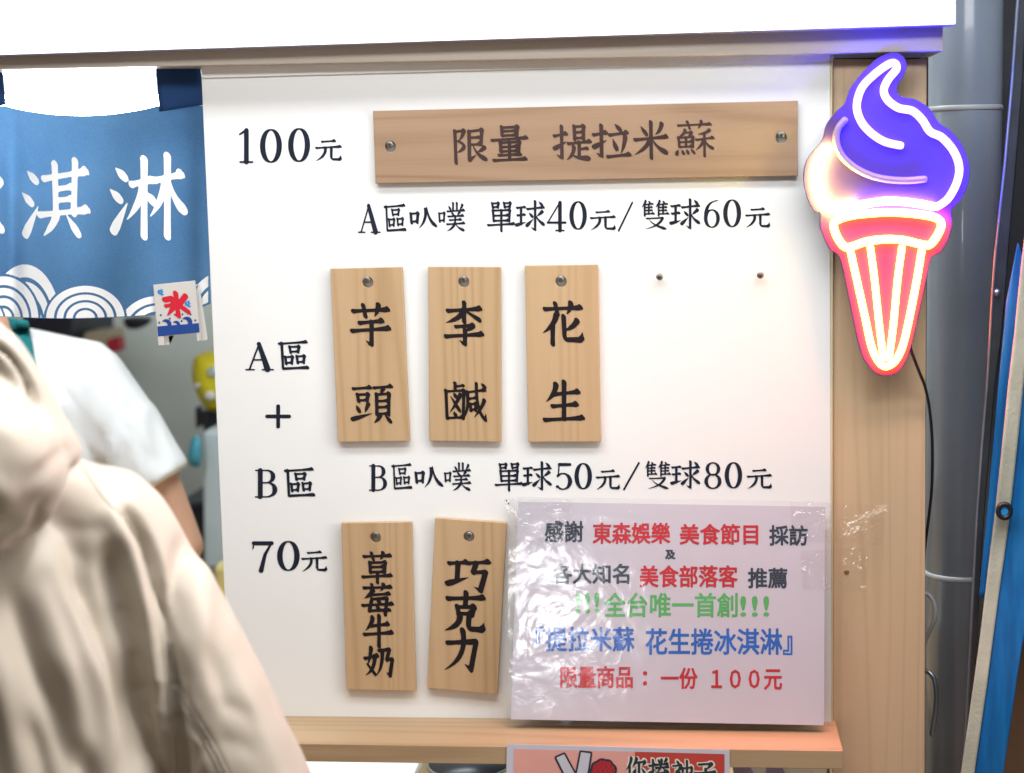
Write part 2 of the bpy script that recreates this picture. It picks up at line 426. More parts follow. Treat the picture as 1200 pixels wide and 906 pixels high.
COMP = {
 '口': 's 12 18 20 88;z 14 20 86 15 79 86;h 20 78 80 76',
 '日': 's 20 8 22 95;z 22 10 80 8 79 95;h 24 48 76 47;h 24 86 77 86',
 '木': 'h 8 34 92 28;s 50 4 50 97;p 47 32 32 58 6 76;n 52 32 68 56 95 72',
 '艹': 'h 3 52 97 40;s 30 8 36 92;p 70 5 67 50 60 94',
 '扌': 'h 5 30 95 24;g 58 3 58 92;t 5 66 95 46',
 '氵': 'd 30 8 72 22;d 6 38 50 53;t 20 96 82 56',
 '隹': 'p 34 4 22 26 4 44;s 26 30 26 97;d 56 4 68 18;h 28 27 90 22;s 58 26 58 84;h 28 46 84 43;h 28 64 84 62;h 28 86 97 83',
 '又': 'k 10 16 80 12 54 62 5 92;n 22 26 50 64 97 92',
 '王': 'h 10 14 88 10;h 15 48 85 44;s 48 14 48 86;t 2 92 97 78',
 '女': 'p 46 3 36 36 20 60;f 20 58 78 92;p 74 32 58 70 6 95;h 0 38 98 29',
 '頁': 'h 8 8 94 4;p 52 10 46 16 40 24;s 20 24 22 77;z 22 25 80 23 79 77;h 24 42 76 41;h 24 58 76 57;h 24 75 78 74;p 38 78 28 88 8 98;d 62 78 90 96',
}
GLY = {
 '限': 's 12 10 14 97;k 13 12 36 9 30 26 20 38;c 20 38 36 52 20 68;z 48 12 84 8 81 48;h 50 29 78 28;h 50 48 80 47;e 50 12 50 90 68 76;p 90 56 82 63 72 68;n 60 50 74 74 98 90',
 '量': 's 30 4 31 28;z 31 6 72 4 70 28;h 32 16 70 15;h 32 28 70 27;h 4 41 97 35;s 26 47 27 73;z 28 48 76 46 74 72;h 28 60 73 59;h 28 72 74 71;s 50 47 50 94;h 22 83 80 81;h 8 97 94 94',
 '提': '@扌 2 4 38 97;@日 48 4 88 44;h 40 53 98 48;s 68 50 68 88;h 69 68 90 66;p 54 62 50 80 36 96;n 48 78 64 90 98 92',
 '拉': '@扌 2 4 40 97;d 60 4 74 20;h 46 33 92 27;d 54 44 64 74;p 86 38 82 62 74 84;h 40 92 98 87',
 '米': 'd 22 14 38 36;p 80 8 74 24 62 36;h 5 49 95 42;s 50 3 50 98;p 47 48 32 70 4 88;n 53 47 70 70 97 86',
 '蘇': '@艹 6 2 94 24;p 26 26 20 38 5 48;k 22 34 42 32 38 40 30 46;s 9 46 11 72;z 11 47 46 45 45 72;h 11 59 45 58;s 28 46 28 71;h 12 72 44 71;d 8 80 3 93;d 18 80 21 91;d 30 79 33 90;d 40 77 49 90;p 88 27 76 35 58 38;h 54 53 98 48;s 75 36 75 98;p 73 52 66 68 52 82;n 77 52 84 68 99 78',
 '區': 'h 6 11 93 5;l 14 9 18 92 96 88;@口 34 16 74 42;@口 22 48 52 80;@口 58 46 90 77',
 '叭': '@口 3 28 36 74;p 58 22 54 58 36 86;n 62 14 74 56 99 82',
 '噗': '@口 2 30 28 70;s 56 3 56 26;s 70 3 70 26;d 40 12 47 25;p 90 9 86 18 80 25;h 35 31 97 27;d 50 34 57 42;p 80 32 76 38 71 43;h 38 48 94 45;h 44 60 86 58;h 34 74 98 70;s 64 46 64 72;p 62 72 52 86 34 97;n 66 72 78 86 98 94',
 '單': '@口 14 3 44 24;@口 56 2 86 23;s 20 30 23 66;z 22 31 80 29 78 66;h 24 48 76 47;h 24 65 77 64;s 50 30 50 99;h 3 80 97 75',
 '球': '@王 2 14 37 86;h 40 28 95 22;g 66 3 66 95;d 46 40 57 53;t 38 82 60 60;p 90 36 80 45 72 51;n 68 46 78 64 98 80;d 79 4 90 16',
 '元': 'h 26 15 74 11;h 5 41 95 35;p 38 40 32 70 4 95;j 60 38 60 88 94 82',
 '雙': '@隹 4 2 48 54;@隹 50 2 97 54;@又 14 54 92 99',
 '芋': '@艹 3 2 97 32;h 22 46 80 41;h 3 65 97 59;g 52 44 52 97',
 '頭': 'h 4 12 46 9;@口 10 22 44 46;d 12 54 19 69;p 40 50 36 60 32 71;t 2 88 50 73;@頁 50 2 99 99',
 '李': 'h 8 19 92 14;s 50 0 50 45;p 47 19 34 35 4 47;f2 53 19 92 43;k 28 57 72 54 63 62 52 68;g 52 65 52 98;h 3 80 97 75',
 '鹹': 's 26 2 26 16;h 28 10 46 8;s 5 20 8 88;z 8 22 46 20 45 88;h 9 87 45 86;p 38 30 28 52 14 74;d 16 34 38 72;d 24 26 28 36;d 24 72 28 82;h 50 25 95 19;p 54 24 54 62 43 94;h 60 40 74 38;@口 59 49 77 72;w 75 3 80 60 96 92;p 93 44 85 64 70 86;d 86 3 95 13',
 '花': '@艹 4 2 97 30;p 34 32 24 54 3 72;s 26 54 26 98;p 84 44 72 58 54 67;j 52 34 54 88 96 82',
 '生': 'p 30 8 24 30 7 50;h 26 32 86 26;s 50 2 50 93;h 22 62 82 57;h 3 96 97 91',
 '草': '@艹 4 2 97 26;s 26 34 28 66;z 28 35 76 33 74 66;h 30 49 72 48;h 30 65 73 64;h 3 81 97 76;s 51 66 51 99',
 '莓': '@艹 4 2 96 24;p 32 24 24 36 8 46;h 26 36 88 32;q 32 48 24 86 88 83;q 30 49 80 46 74 98;d 48 50 57 60;h 3 69 98 64;d 46 71 55 81',
 '牛': 'p 30 8 24 28 7 48;h 26 34 84 28;h 3 61 97 55;s 52 2 52 99',
 '奶': '@女 2 4 46 97;p 60 16 56 62 40 94;q 48 15 84 11 75 44 94 42 86 94;t2 86 94 74 84',
 '巧': 'h 4 20 46 15;s 24 18 24 68;t 2 78 50 58;h 48 17 97 11;q 67 15 61 43 90 40 80 94;t2 80 94 65 84',
 '克': 'h 6 18 94 12;s 50 2 50 34;@口 24 32 78 60;p 38 60 30 82 3 97;j 60 58 60 91 96 85',
 '力': 'q 8 33 85 27 75 94;t2 75 94 58 82;p 48 3 46 58 6 97',
 '淇': '@氵 1 8 32 97;s 50 6 52 67;s 80 2 78 67;h 34 24 97 15;h 52 37 77 34;h 52 51 77 49;h 28 69 99 63;p 52 70 46 82 34 95;d 68 70 86 95',
 '淋': '@氵 1 10 30 95;h 30 36 58 30;s 46 6 46 98;p 45 37 38 58 24 78;d 49 46 59 58;h 60 31 95 24;s 76 2 76 98;p 74 32 66 56 54 74;n 79 32 86 52 100 70',
 '冰': 'd 8 20 26 34;t 10 82 30 52;g 60 2 60 95;k 34 40 54 36 46 60 28 82;p 92 22 80 36 66 45;n 62 38 76 66 99 86',
 '氷': 's 54 6 56 92;t2 56 92 38 84;b 10 26 38 24;k 12 50 42 47 36 62 14 86;b 90 20 68 44;b 62 52 94 80',
 '你': 'p 28 2 20 30 3 52;s 20 36 20 99;p 54 3 47 22 34 40;k 47 22 95 17 90 26 84 35;g 66 24 66 95;d 52 46 40 74;d 78 44 96 70',
 '捲': '@扌 2 4 36 97;d 46 4 54 16;p 88 2 82 10 75 18;h 40 27 95 23;h 36 41 98 36;p 64 6 56 42 36 62;n 70 38 80 50 99 60;z 50 63 80 61 78 75;h 52 75 78 74;j 50 64 52 93 88 90',
 '袖': 'd 20 2 30 14;k 3 26 42 22 30 44 2 66;s 22 50 22 99;d 28 48 38 60;p 44 34 38 40 30 46;s 50 34 52 95;z 52 36 94 33 92 95;h 52 63 91 61;h 52 91 91 90;s 71 3 71 90',
 '子': 'k 20 12 80 8 66 25 52 37;g 52 34 52 95;h 3 53 98 47',
}
def strokes(code, box=(0, 0, 100, 100), out=None, small=1.0):
    out = [] if out is None else out
    x0, y0, x1, y1 = box
    for s in code.split(';'):
        a = s.split(); c = a[0]
        if c[0] == '@':
            b = [float(q) for q in a[1:]]
            bb = (x0+(x1-x0)*b[0]/100, y0+(y1-y0)*b[1]/100, x0+(x1-x0)*b[2]/100, y0+(y1-y0)*b[3]/100)
            strokes(COMP[c[1]], bb, out, small); continue
        v = [float(q) for q in a[1:]]
        P = [(x0+(x1-x0)*v[k]/100, y0+(y1-y0)*v[k+1]/100) for k in range(0, len(v), 2)]
        out.append((c, P))
    return out
def ink_lines(ch):
    """brush strokes of one character as variable-width lines on a 100 grid; widths are multiples of the pen width"""
    ss = strokes(GLY[ch]); res = []
    for c, P in ss:
        a, b = P[0], P[-1]
        L = math.hypot(b[0]-a[0], b[1]-a[1])
        if c == 'h':
            res.append(wline([a, b], [(0, .95), (.14, .72), (.6, .66), (.86, .92), (.95, 1.25), (1, .8)]))
            if L > 30: res.append([(b[0]-3.0, b[1]-1.6, 1.15), (b[0]+1.5, b[1]+2.2, .55)])
        elif c in 's':
            res.append([(a[0]-4.2, a[1]-0.5, .3), (a[0], a[1]+3, 1.1)])
            res.append(wline([a, b], [(0, 1.1), (.2, 1.02), (.7, .96), (1, 1.05)]))
        elif c == 'g':
            res.append([(a[0]-4.2, a[1]-0.5, .3), (a[0], a[1]+3, 1.1)])
            res.append(wline([a, b], [(0, 1.1), (.3, 1), (1, 1.0)]))
            res.append([(b[0], b[1]-2, 1.0), (b[0]-5, b[1]-1.5, .8), (b[0]-14, b[1]-9, .1)])
        elif c == 'p':
            res.append(wline(bez(P[0], P[1], P[2]), [(0, 1.25), (.2, 1.05), (.6, .8), (1, .12)]))
        elif c == 'n':
            res.append(wline(bez(P[0], P[1], P[2]), [(0, .35), (.35, .8), (.8, 1.55), (.88, 1.4), (1, .12)]))
        elif c == 'f2':
            res.append(wline([a, b], [(0, .4), (.7, 1.05), (.9, 1.15), (1, .3)]))
        elif c == 'f':
            res.append(wline([a, b], [(0, .6), (.7, 1.1), (1, .9)]))
        elif c == 'd':
            res.append(wline([a, b], [(0, .25), (.65, 1.35), (.9, 1.2), (1, .6)]))
        elif c == 'b':
            res.append(wline([a, b], [(0, 1.1), (1, 1.1)]))
        elif c == 't':
            res.append(wline([a, b], [(0, 1.15), (.2, 1.2), (.6, .7), (1, .1)]))
        elif c == 't2':
            res.append(wline([a, b], [(0, 1.0), (1, .1)]))
        elif c == 'z':
            res.append(wline([P[0], P[1]], [(0, .8), (.2, .68), (.8, .72), (1, 1.15)]))
            res.append(wline([P[1], P[2]], [(0, 1.35), (.25, 1.0), (1, 1.0)]))
        elif c == 'k':
            res.append(wline([P[0], P[1]], [(0, .8), (.2, .68), (.8, .72), (1, 1.2)]))
            res.append(wline(bez(P[1], P[2], P[3]), [(0, 1.25), (.4, .9), (1, .15)]))
        elif c == 'l':
            res.append(wline([P[0], P[1]], [(0, 1.1), (1, .9)])); res.append(wline([P[1], P[2]], [(0, .9), (.6, .8), (1, 1.25)]))
        elif c == 'j':
            cx, cy = P[1]; e = P[2]
            res.append(wline([P[0], (cx, cy-14)]+bez((cx, cy-14), (cx+3, cy-2), (cx+13, cy)), [(0, 1.1), (1, .95)]))
            res.append(wline([(cx+13, cy), (e[0]-5, cy+1), (e[0], cy-4)], [(0, .95), (.7, 1.15), (1, 1.1)]))
            res.append([(e[0], cy-3, 1.05), (e[0]+1, cy-17, .12)])
        elif c == 'e':
            res.append(wline([P[0], P[1]], [(0, 1.1), (1, 1.1)])); res.append(wline([P[1], P[2]], [(0, 1.15), (1, .1)]))
        elif c == 'w':
            res.append(wline(bez(P[0], P[1], P[2]), [(0, 1.0), (.5, .95), (1, 1.2)]))
            res.append([(b[0], b[1], 1.1), (b[0]+1, b[1]-16, .1)])
        elif c == 'c':
            res.append(wline(bez(P[0], P[1], P[2]), [(0, .7), (.6, 1.1), (1, .3)]))
        elif c == 'q':
            for q in range(len(P)-1):
                hz = abs(P[q+1][0]-P[q][0]) > abs(P[q+1][1]-P[q][1])
                res.append(wline([P[q], P[q+1]], [(0, 1.0 if not hz else .8), (.3, .7 if hz else 1), (1, 1.05)]))
    n = len(ss)
    return res, (1.04 if n <= 5 else 1.0 if n <= 8 else 0.92 if n <= 12 else 0.78 if n <= 17 else 0.68)
def arc(cx, cy, rx, ry, a0, a1, n=40):
    return [(cx+rx*math.cos(math.radians(a0+(a1-a0)*i/n)), cy+ry*math.sin(math.radians(a0+(a1-a0)*i/n))) for i in range(n+1)]
def stress(P, thin, thick):
    """roman letter stress: upright runs thick, level runs thin"""
    out = []
    for i, p in enumerate(P):
        q0, q1 = P[max(i-1, 0)], P[min(i+1, len(P)-1)]
        dx, dy = q1[0]-q0[0], q1[1]-q0[1]; s = abs(dy)/max(math.hypot(dx, dy), 1e-6)
        out.append((p[0], p[1], thin+(thick-thin)*s**2.2))
    return out
def K(*pts): return list(pts)
ROMAN = {   # absolute widths on the 100 grid
 '0': [stress(arc(50, 50, 25, 43, 0, 360, 60), 3.2, 13.5)],
 '1': [K((52, 8, 13), (52, 94, 13)), K((32, 95, 4), (72, 95, 4)), K((30, 18, 3.5), (48, 8, 6))],
 '4': [K((64, 8, 12), (64, 94, 12)), K((62, 8, 4), (18, 68, 4)), K((16, 70, 5.5), (86, 70, 5.5)), K((48, 95, 3.5), (80, 95, 3.5))],
 '5': [K((32, 8, 3.5), (29, 46, 3.5)), K((33, 10, 9), (72, 10, 8)), stress(arc(46, 68, 26, 27, 225, 480, 50), 3.5, 13), K((25, 86, 8), (27, 86, 8))],
 '6': [stress(arc(51, 66, 24, 29, 0, 360, 60), 3.2, 12), stress(bez((73, 6), (38, 22), (27, 64), 14), 2.5, 12)],
 '7': [K((24, 12, 10), (78, 12, 10)), K((24, 10, 3.5), (22, 28, 3)), K((77, 12, 4), (58, 46, 8), (46, 94, 12))],
 '8': [stress(arc(50, 28, 20, 21, 0, 360, 50), 3.4, 10), stress(arc(50, 71, 24, 24, 0, 360, 50), 3.4, 11)],
 'A': [K((50, 6, 4.5), (16, 94, 5)), K((48, 9, 12), (78, 93, 18)), K((28, 62, 4), (68, 62, 4)), K((4, 95, 3.5), (32, 95, 3.5)), K((60, 95, 3.5), (98, 95, 3.5))],
 'B': [K((26, 8, 16), (26, 93, 16)), K((8, 6.5, 3.5), (52, 6.5, 3.5)), K((8, 95, 3.5), (54, 95, 3.5)), K((26, 48, 4), (54, 48, 4)),
       stress(arc(50, 27, 24, 20.5, -90, 90, 30), 4, 15), stress(arc(52, 71, 29, 23.5, -90, 90, 30), 4, 16)],
 '+': [K((10, 50, 12), (90, 50, 12)), K((50, 10, 12), (50, 90, 12))],
 '/': [K((86, 2, 7), (14, 98, 7))],
}
GC = {}
def nib(x, y):                      # a slanted, slightly flat brush tip
    c, s_ = math.cos(math.radians(52)), math.sin(math.radians(52))
    u, v = (x*c+y*s_)/1.28, (-x*s_+y*c)/0.84
    return u*c-v*s_, u*s_+v*c
def glyph(ch, pen, runs=True):
    k = (ch, pen, runs)
    if k in GC: return GC[k]
    if ch in ROMAN: L, mul = [[(x, y, q*1.12+0.9) for x, y, q in ln] for ln in ROMAN[ch]], 1.0
    else:
        L, f = ink_lines(ch); mul = pen*f*0.92
    N = 96 if runs else 72
    xs = np.linspace(-6, 106, N); ys = np.linspace(-6, 106, N); X, Yg = np.meshgrid(xs, ys)
    Fld = np.full(X.shape, 99.0); brush = ch not in ROMAN
    XX, YY = nib(X, Yg) if brush else (X, Yg)
    for ln in L:
        ln = [(x, y, q*mul/2) for x, y, q in ln]
        for (ax, ay, ar), (bx, by, br) in zip(ln, ln[1:]):
            if brush: (ax, ay), (bx, by) = nib(ax, ay), nib(bx, by)
            dx, dy = bx-ax, by-ay; q = dx*dx+dy*dy
            tt = np.clip(((XX-ax)*dx+(YY-ay)*dy)/q, 0, 1) if q > 1e-9 else np.zeros_like(X)
            Fld = np.minimum(Fld, np.hypot(XX-ax-tt*dx, YY-ay-tt*dy)-(ar+(br-ar)*tt))
    GC[k] = contour(Fld, xs, ys, runs); return GC[k]
def lettering(name, items, pen, to3, mat, parent, runs=True):
    """splits the writing into words wherever there is a clear gap"""
    words_ = [[items[0]]]
    for a, b in zip(items, items[1:]):
        if max(b[1]-a[3], b[2]-a[4]) > 5: words_.append([])
        words_[-1].append(b)
    for wd in words_: one_word(name, wd, pen, to3, mat, parent, runs)
def one_word(name, items, pen, to3, mat, parent, runs):
    """items: (character, x0, y0, x1, y1 in photo pixels[, tilt]); to3 maps a pixel to the surface"""
    V = []; Fc = []
    for it in items:
        ch, x0, y0, x1, y1 = it[:5]; a = math.radians(it[5]) if len(it) > 5 else 0
        v, f = glyph(ch, pen, runs); b = len(V); mx, my = (x0+x1)/2, (y0+y1)/2
        for (x, y) in v:
            dx, dy = (x/100-.5)*(x1-x0), (y/100-.5)*(y1-y0)
            V.append(to3(mx+dx*math.cos(a)-dy*math.sin(a), my+dx*math.sin(a)+dy*math.cos(a)))
        Fc += [tuple(i+b for i in q) for q in f]
    return put(name, V, Fc, mat, parent)
def gothic(name, items, to3, mat, parent, weight=0.5):
    """printed rounded sans lettering: items (text, x0, x1, y0, y1), one part per word; weight in photo pixels"""
    dg = bpy.context.evaluated_depsgraph_get()
    for txt, x0, x1, y0, y1 in items:
        c = bpy.data.curves.new('txt', 'FONT'); c.body = txt; c.resolution_u = 2
        o = bpy.data.objects.new('txt', c); COL.objects.link(o); dg.update()
        me = bpy.data.meshes.new_from_object(o.evaluated_get(dg))
        P = np.array([tuple(q.co)[:2] for q in me.vertices]); cnt = {}
        for p in me.polygons:
            for e in p.edge_keys: cnt[e] = cnt.get(e, 0)+1
        lo, hi = P.min(0), P.max(0)
        P = np.stack([x0+(x1-x0)*(P[:, 0]-lo[0])/(hi[0]-lo[0]), y1-(y1-y0)*(P[:, 1]-lo[1])/(hi[1]-lo[1])], -1)
        E_ = [(P[a], P[b]) for (a, b), k in cnt.items() if k == 1]
        bpy.data.objects.remove(o); bpy.data.curves.remove(c); bpy.data.meshes.remove(me)
        st = 0.3; V = []; Fc = []
        xs = np.arange(x0-2, x1+2+st, st); yv = np.arange(y0-2, y1+2+st, st)
        Fld = np.full((len(yv), len(xs)), 9.0); par = np.zeros(Fld.shape, bool)
        for a, b in E_:
            i0 = max(int((min(a[0], b[0])-x0-1)/st), 0); i1 = int((max(a[0], b[0])-x0+2+3)/st)+1
            j0 = max(int((min(a[1], b[1])-y0-1)/st), 0); j1 = int((max(a[1], b[1])-y0+2+3)/st)+1
            X, Y_ = np.meshgrid(xs[i0:i1], yv[j0:j1])
            dx, dy = b-a; q = dx*dx+dy*dy+1e-12
            tt = np.clip(((X-a[0])*dx+(Y_-a[1])*dy)/q, 0, 1)
            Fld[j0:j1, i0:i1] = np.minimum(Fld[j0:j1, i0:i1], np.hypot(X-a[0]-tt*dx, Y_-a[1]-tt*dy))
            rows = (min(a[1], b[1]) <= yv) & (yv < max(a[1], b[1]))
            for j in np.nonzero(rows)[0]:
                par[j] ^= xs > a[0]+dx*(yv[j]-a[1])/dy
        v, f = contour(np.where(par, -Fld, Fld)-weight, xs, yv)
        put(name, [to3(x, y) for x, y in v], f, mat, parent)
def holed(outer, holes, depth, bevel=0.0006):
    """2-D outline with holes, extruded: (verts2d+height, faces)"""
    c = bpy.data.curves.new('o', 'CURVE'); c.dimensions = '2D'; c.fill_mode = 'BOTH'
    c.extrude = depth/2-bevel; c.bevel_depth = bevel; c.bevel_resolution = 1; c.offset = -bevel
    for pts in [outer]+holes:
        s = c.splines.new('POLY'); s.points.add(len(pts)-1); s.use_cyclic_u = True
        for q, p in zip(s.points, pts): q.co = (p[0], p[1], 0, 1)
    o = bpy.data.objects.new('o', c); COL.objects.link(o)
    dg = bpy.context.evaluated_depsgraph_get(); dg.update()
    me = bpy.data.meshes.new_from_object(o.evaluated_get(dg))
    V = [tuple(q.co) for q in me.vertices]; Fc = [tuple(p.vertices) for p in me.polygons]
    bpy.data.objects.remove(o); bpy.data.curves.remove(c); bpy.data.meshes.remove(me)
    return V, Fc

# ================================================================== the stall structure
struct(box('floor', (-6, -7, -0.05), (6, 4, 0.0), 'floor_concrete'))
LED_Z = at(600, 838.5, 0).z - 0.004

# menu board
LE = lambda y: 236 + (y-92)*0.0445                     # left edge of the board in the photograph
board = thing('menu_board', 'large white menu board with black prices, between the blue curtain and the wooden post', 'menu board', at(620, 838, 0))
prism('panel', [(LE(80), 80), (973, 60), (974, 848), (LE(841), 841)], 0.0, 0.012, 'board_white', board, bevel=0.001)
prism('edge_strip', [(973.2, 70), (975.2, 70), (976.0, 848), (974.2, 848)], 0.0005, 0.010, 'board_edge', board)
S0 = lambda x, y: at(x, y, -0.0006)
row = lambda s: [tuple([q.split()[0]] + [float(v) for v in q.split()[1:]]) for q in s.split(';')]
lettering('lettering', row('1 270 150 306 192;0 298 149 337 193;0 331 148 370 192;元 369 162 401 190'), 9.7, S0, 'ink', board)
lettering('lettering', row('A 419 238 446 274;區 449 239 476 273;叭 479 238 513 272;噗 513 237 545 272;單 571 236 604 271;球 604 235 639 271;4 637 235 667 272;0 662 234 693 271;元 691 245 722 271;/ 722 237 744 271;雙 750 234 785 270;球 785 233 821 269;6 819 233 849 268;0 842 232 874 268;元 873 242 903 268'), 9.7, S0, 'ink', board)
lettering('lettering', row('A 287 400 321 435;區 325 399 362 435'), 10.2, S0, 'ink', board)
lettering('lettering', row('+ 310 473 342 503'), 10.2, S0, 'ink', board)
lettering('lettering', row('B 297 549 328 584;區 332 548 369 584'), 10.2, S0, 'ink', board)
lettering('lettering', row('7 288 632 327 671;0 318 632 358 671;元 353 644 384 671'), 9.7, S0, 'ink', board)
lettering('lettering', row('B 431 544 456 576;區 458 543 483 575;叭 485 542 520 576;噗 520 542 552 576;單 580 542 613 575;球 612 541 647 575;5 645 541 677 575;0 668 541 699 575;元 698 549 727 575;/ 728 542 752 574;雙 754 540 787 574;球 786 540 821 573;8 819 540 852 574;0 844 540 875 574;元 875 548 905 574'), 9.7, S0, 'ink', board)
for q in ((593.5, 586.8), (596, 590)):
    c = at(*q, -0.0003); V, Fc = lathe_data([(0.0011, 0), (0.0009, 0.0002)], c, 'Y', 10); put('pin_hole', V, Fc, 'screw_recess', board)
def screw(px, py, Y=-0.0125, r=0.0044):
    c = at(px, py, Y)
    head = lathe_data([(0.0018, -0.0135), (0.0018, -0.002), (r*.9, -0.0015), (r, 0.0), (r*.85, 0.0007), (r*.45, 0.0012), (0.0004, 0.0013)], c, 'Y', 20)
    a = random.uniform(0.2, 1.2); bars = []
    for k in (0, 1):
        ca, sa = math.cos(a+k*math.pi/2), math.sin(a+k*math.pi/2); V = []
        for (u, v_) in ((-1, -1), (1, -1), (1, 1), (-1, 1)):
            for h in (0.0006, 0.0015+k*0.0001):
                x, z = u*r*.55, v_*r*.13; V.append(c+Vector((x*ca-z*sa, -h, x*sa+z*ca)))
        bars.append((V, [(0, 2, 3, 1), (2, 4, 5, 3), (4, 6, 7, 5), (6, 0, 1, 7), (1, 3, 5, 7), (0, 6, 4, 2)]))
    V, Fc, idx = merge(head, *bars)
    o = put('screw', V, Fc, ['screw_steel', 'screw_recess'], board, smooth=True, fmat=[min(i, 1) for i in idx])
for q in ((457, 169.5), (915.5, 158), (430, 328), (543, 327), (657, 327), (773, 324.5), (891, 322.5), (440, 627), (550, 627)): screw(*q)

def plaque(quad, hole, glyphs, pen, label, mat='plaque_pine', group='wooden menu plaques on the board', ink='plaque_ink'):
    Y = -0.0105; D = 0.008
    P = [at(x, y, Y) for x, y in quad]; o3 = (P[2]+P[3])/2
    t = thing('wooden_plaque', label, 'menu plaque', o3, group)
    out = [(p.x-o3.x, p.z-o3.z) for p in P]
    hs = []
    for hx, hy, hr in hole:
        c = at(hx, hy, Y); hs.append([(c.x-o3.x+hr*math.cos(k*math.pi/12), c.z-o3.z+hr*math.sin(k*math.pi/12)) for k in range(24)])
    V, Fc = holed(out, hs, D)
    V = [Vector((o3.x+x, Y+D/2-h, o3.z+z)) for x, z, h in V]
    put('board', V, Fc, mat, t)
    lettering('lettering', glyphs, pen, lambda x, y: at(x, y, Y-0.0006), ink, t)
    return t
HR = 0.0070
plaque([(437, 130), (935, 118), (935, 206), (440, 215)], [(457.5, 172, HR), (915.5, 161.5, HR)],
       row('限 528 149 572 192 -1;量 575 147 619 189 -1;提 648 145 693 189 -1;拉 694 144 739 187 -1;米 742 142 784 186 -1;蘇 791 141 837 184 -1'), 10.5,
       'long horizontal brown wooden plaque with six engraved characters across the top of the menu board', 'wide_plaque_pine', ink='faded_ink')
plaque([(387, 315), (471, 313), (480, 517), (396, 518)], [(431, 331, HR)], row('芋 411 356 458 405;頭 412 450 461 497'), 11.5,
       'upper row wooden plaque nearest the A and B column, with two characters, tilted slightly')
plaque([(501.7, 312.7), (586.7, 313), (587.3, 518), (503, 516.7)], [(543.5, 330.5, HR)], row('李 521 355 567 404;鹹 520 448 571 496'), 11.5,
       'middle wooden plaque of the upper row of three, with two dark characters')
plaque([(615, 311.3), (700.7, 310.3), (704, 517.7), (619, 518)], [(657.5, 330, HR)], row('花 635 354 684 404;生 637 447 685 494'), 11.5,
       'upper row wooden plaque with bold wavy grain, next to the two empty screws')
plaque([(400, 613), (482.3, 612), (487.3, 810), (405.7, 808)], [(440, 630, HR)], row('草 424 647 460 683;莓 424 684 461 721;牛 426 721 461 758;奶 427 757 462 794'), 12.5,
       'lower row wooden plaque with four small characters, beside the 70 price')
plaque([(510, 607.3), (593.7, 613), (582.7, 813.7), (500.3, 806.3)], [(549.5, 629, HR)], row('巧 524 653 574 694 3;克 521 694 569 741 3;力 520 738 564 787 3'), 13.0,
       'lower row wooden plaque hanging crooked with three large characters, beside the laminated notice')

# laminated notice, leaning out from the board onto the ledge
SY = lambda y: -0.013 - 0.034*(y-587)/262
SP = lambda off: (lambda x, y: at(x, y, SY(y)-off))
notice = thing('laminated_notice', 'laminated lavender paper notice with red, green and blue printed lines, leaning on the ledge', 'notice', at(785, 848, SY(848)))
def rrect(q, r, n=6):
    out = []
    for i in range(4):
        p, a, b = Vector(q[i]), Vector(q[i-1]), Vector(q[(i+1) % 4]); u, v = (a-p).normalized(), (b-p).normalized()
        for k in range(n+1):
            s = k/n; out.append(p + u*r*(1-s)**2 + v*r*s**2)
    return [tuple(x) for x in out]
def slab(name, px, off, d, mat, parent):
    V, Fc = prism_data([SP(off)(x, y) for x, y in px], d); return put(name, V, Fc, mat, parent)
slab('paper', [(607.5, 588), (967, 594), (965.5, 850), (598.5, 843)], 0.0, 0.0004, 'paper_lavender', notice)
g = lambda nm, items, mat, wgt=0.62: gothic(nm, items, SP(0.0004), mat, notice, wgt)
g('lettering', [('感謝', 639, 683, 611, 635), ('採訪', 902, 946, 616, 639)], 'print_black')
g('lettering', [('東森娛樂', 695, 785, 613, 637), ('美食節目', 797, 888, 614.5, 638)], 'print_red')
g('lettering', [('及', 780, 791, 645, 655), ('各大知名', 648, 737, 661, 684), ('推薦', 877, 922, 666, 689)], 'print_black')
g('lettering', [('美食部落客', 750, 864, 663, 688)], 'print_red')
g('lettering', [('!!!', 675, 702, 695, 718), ('全台唯一首創', 708, 864, 695, 723), ('!!!', 868, 901, 699, 722)], 'print_green')
g('lettering', [('『提拉米蘇', 628, 743, 735, 763), ('花生捲冰淇淋』', 757, 928, 737, 767)], 'print_blue')
g('lettering', [('限量商品', 657, 741, 781, 806), (':', 754, 758, 787, 803), ('一份', 775, 817, 783, 807), ('１００元', 834, 916, 785, 808)], 'print_red')
cn = rrect([(596.5, 582), (975.5, 588), (973, 856), (594, 849)], 10)
put('laminate', [SP(0.0013)(x, y) for x, y in cn], [tuple(range(len(cn)))], 'laminate_film', notice, smooth=True)
for (x, y) in ((966, 838), (967, 844), (968, 855), (956, 854), (905, 853), (966, 832), (969, 826)):
    pass
def crumple(name, label, px, Y, seedv):
    """a strip of clear tape, slightly puckered"""
    (ax, ay), (bx, by), (cx_, cy_), (dx, dy) = px; rr = random.Random(seedv); ph = [rr.uniform(0, 6) for _ in range(4)]
    def fn(u, v):
        x = (ax*(1-u)+bx*u)*(1-v)+(dx*(1-u)+cx_*u)*v; y = (ay*(1-u)+by*u)*(1-v)+(dy*(1-u)+cy_*u)*v
        return at(x, y, Y(x, y) - 0.0009 - 0.0006*math.sin(9*u+ph[0]+3*v)*math.sin(7*v+ph[1]))
    o = grid(name, 24, 12, fn, 'sticky_tape', loc=at(ax, ay, Y(ax, ay)))
    return tag(o, label, 'tape')
crumple('clear_tape', 'crumpled clear tape sticking the upper right edge of the notice to the wooden post', [(925, 588), (1040, 592), (1034, 640), (930, 634)],
        lambda x, y: SY(y)-0.0018 if x < 976 else SY(y)-0.0018+(0.012 if x > 984 else 0.0015*(x-976)), 3)
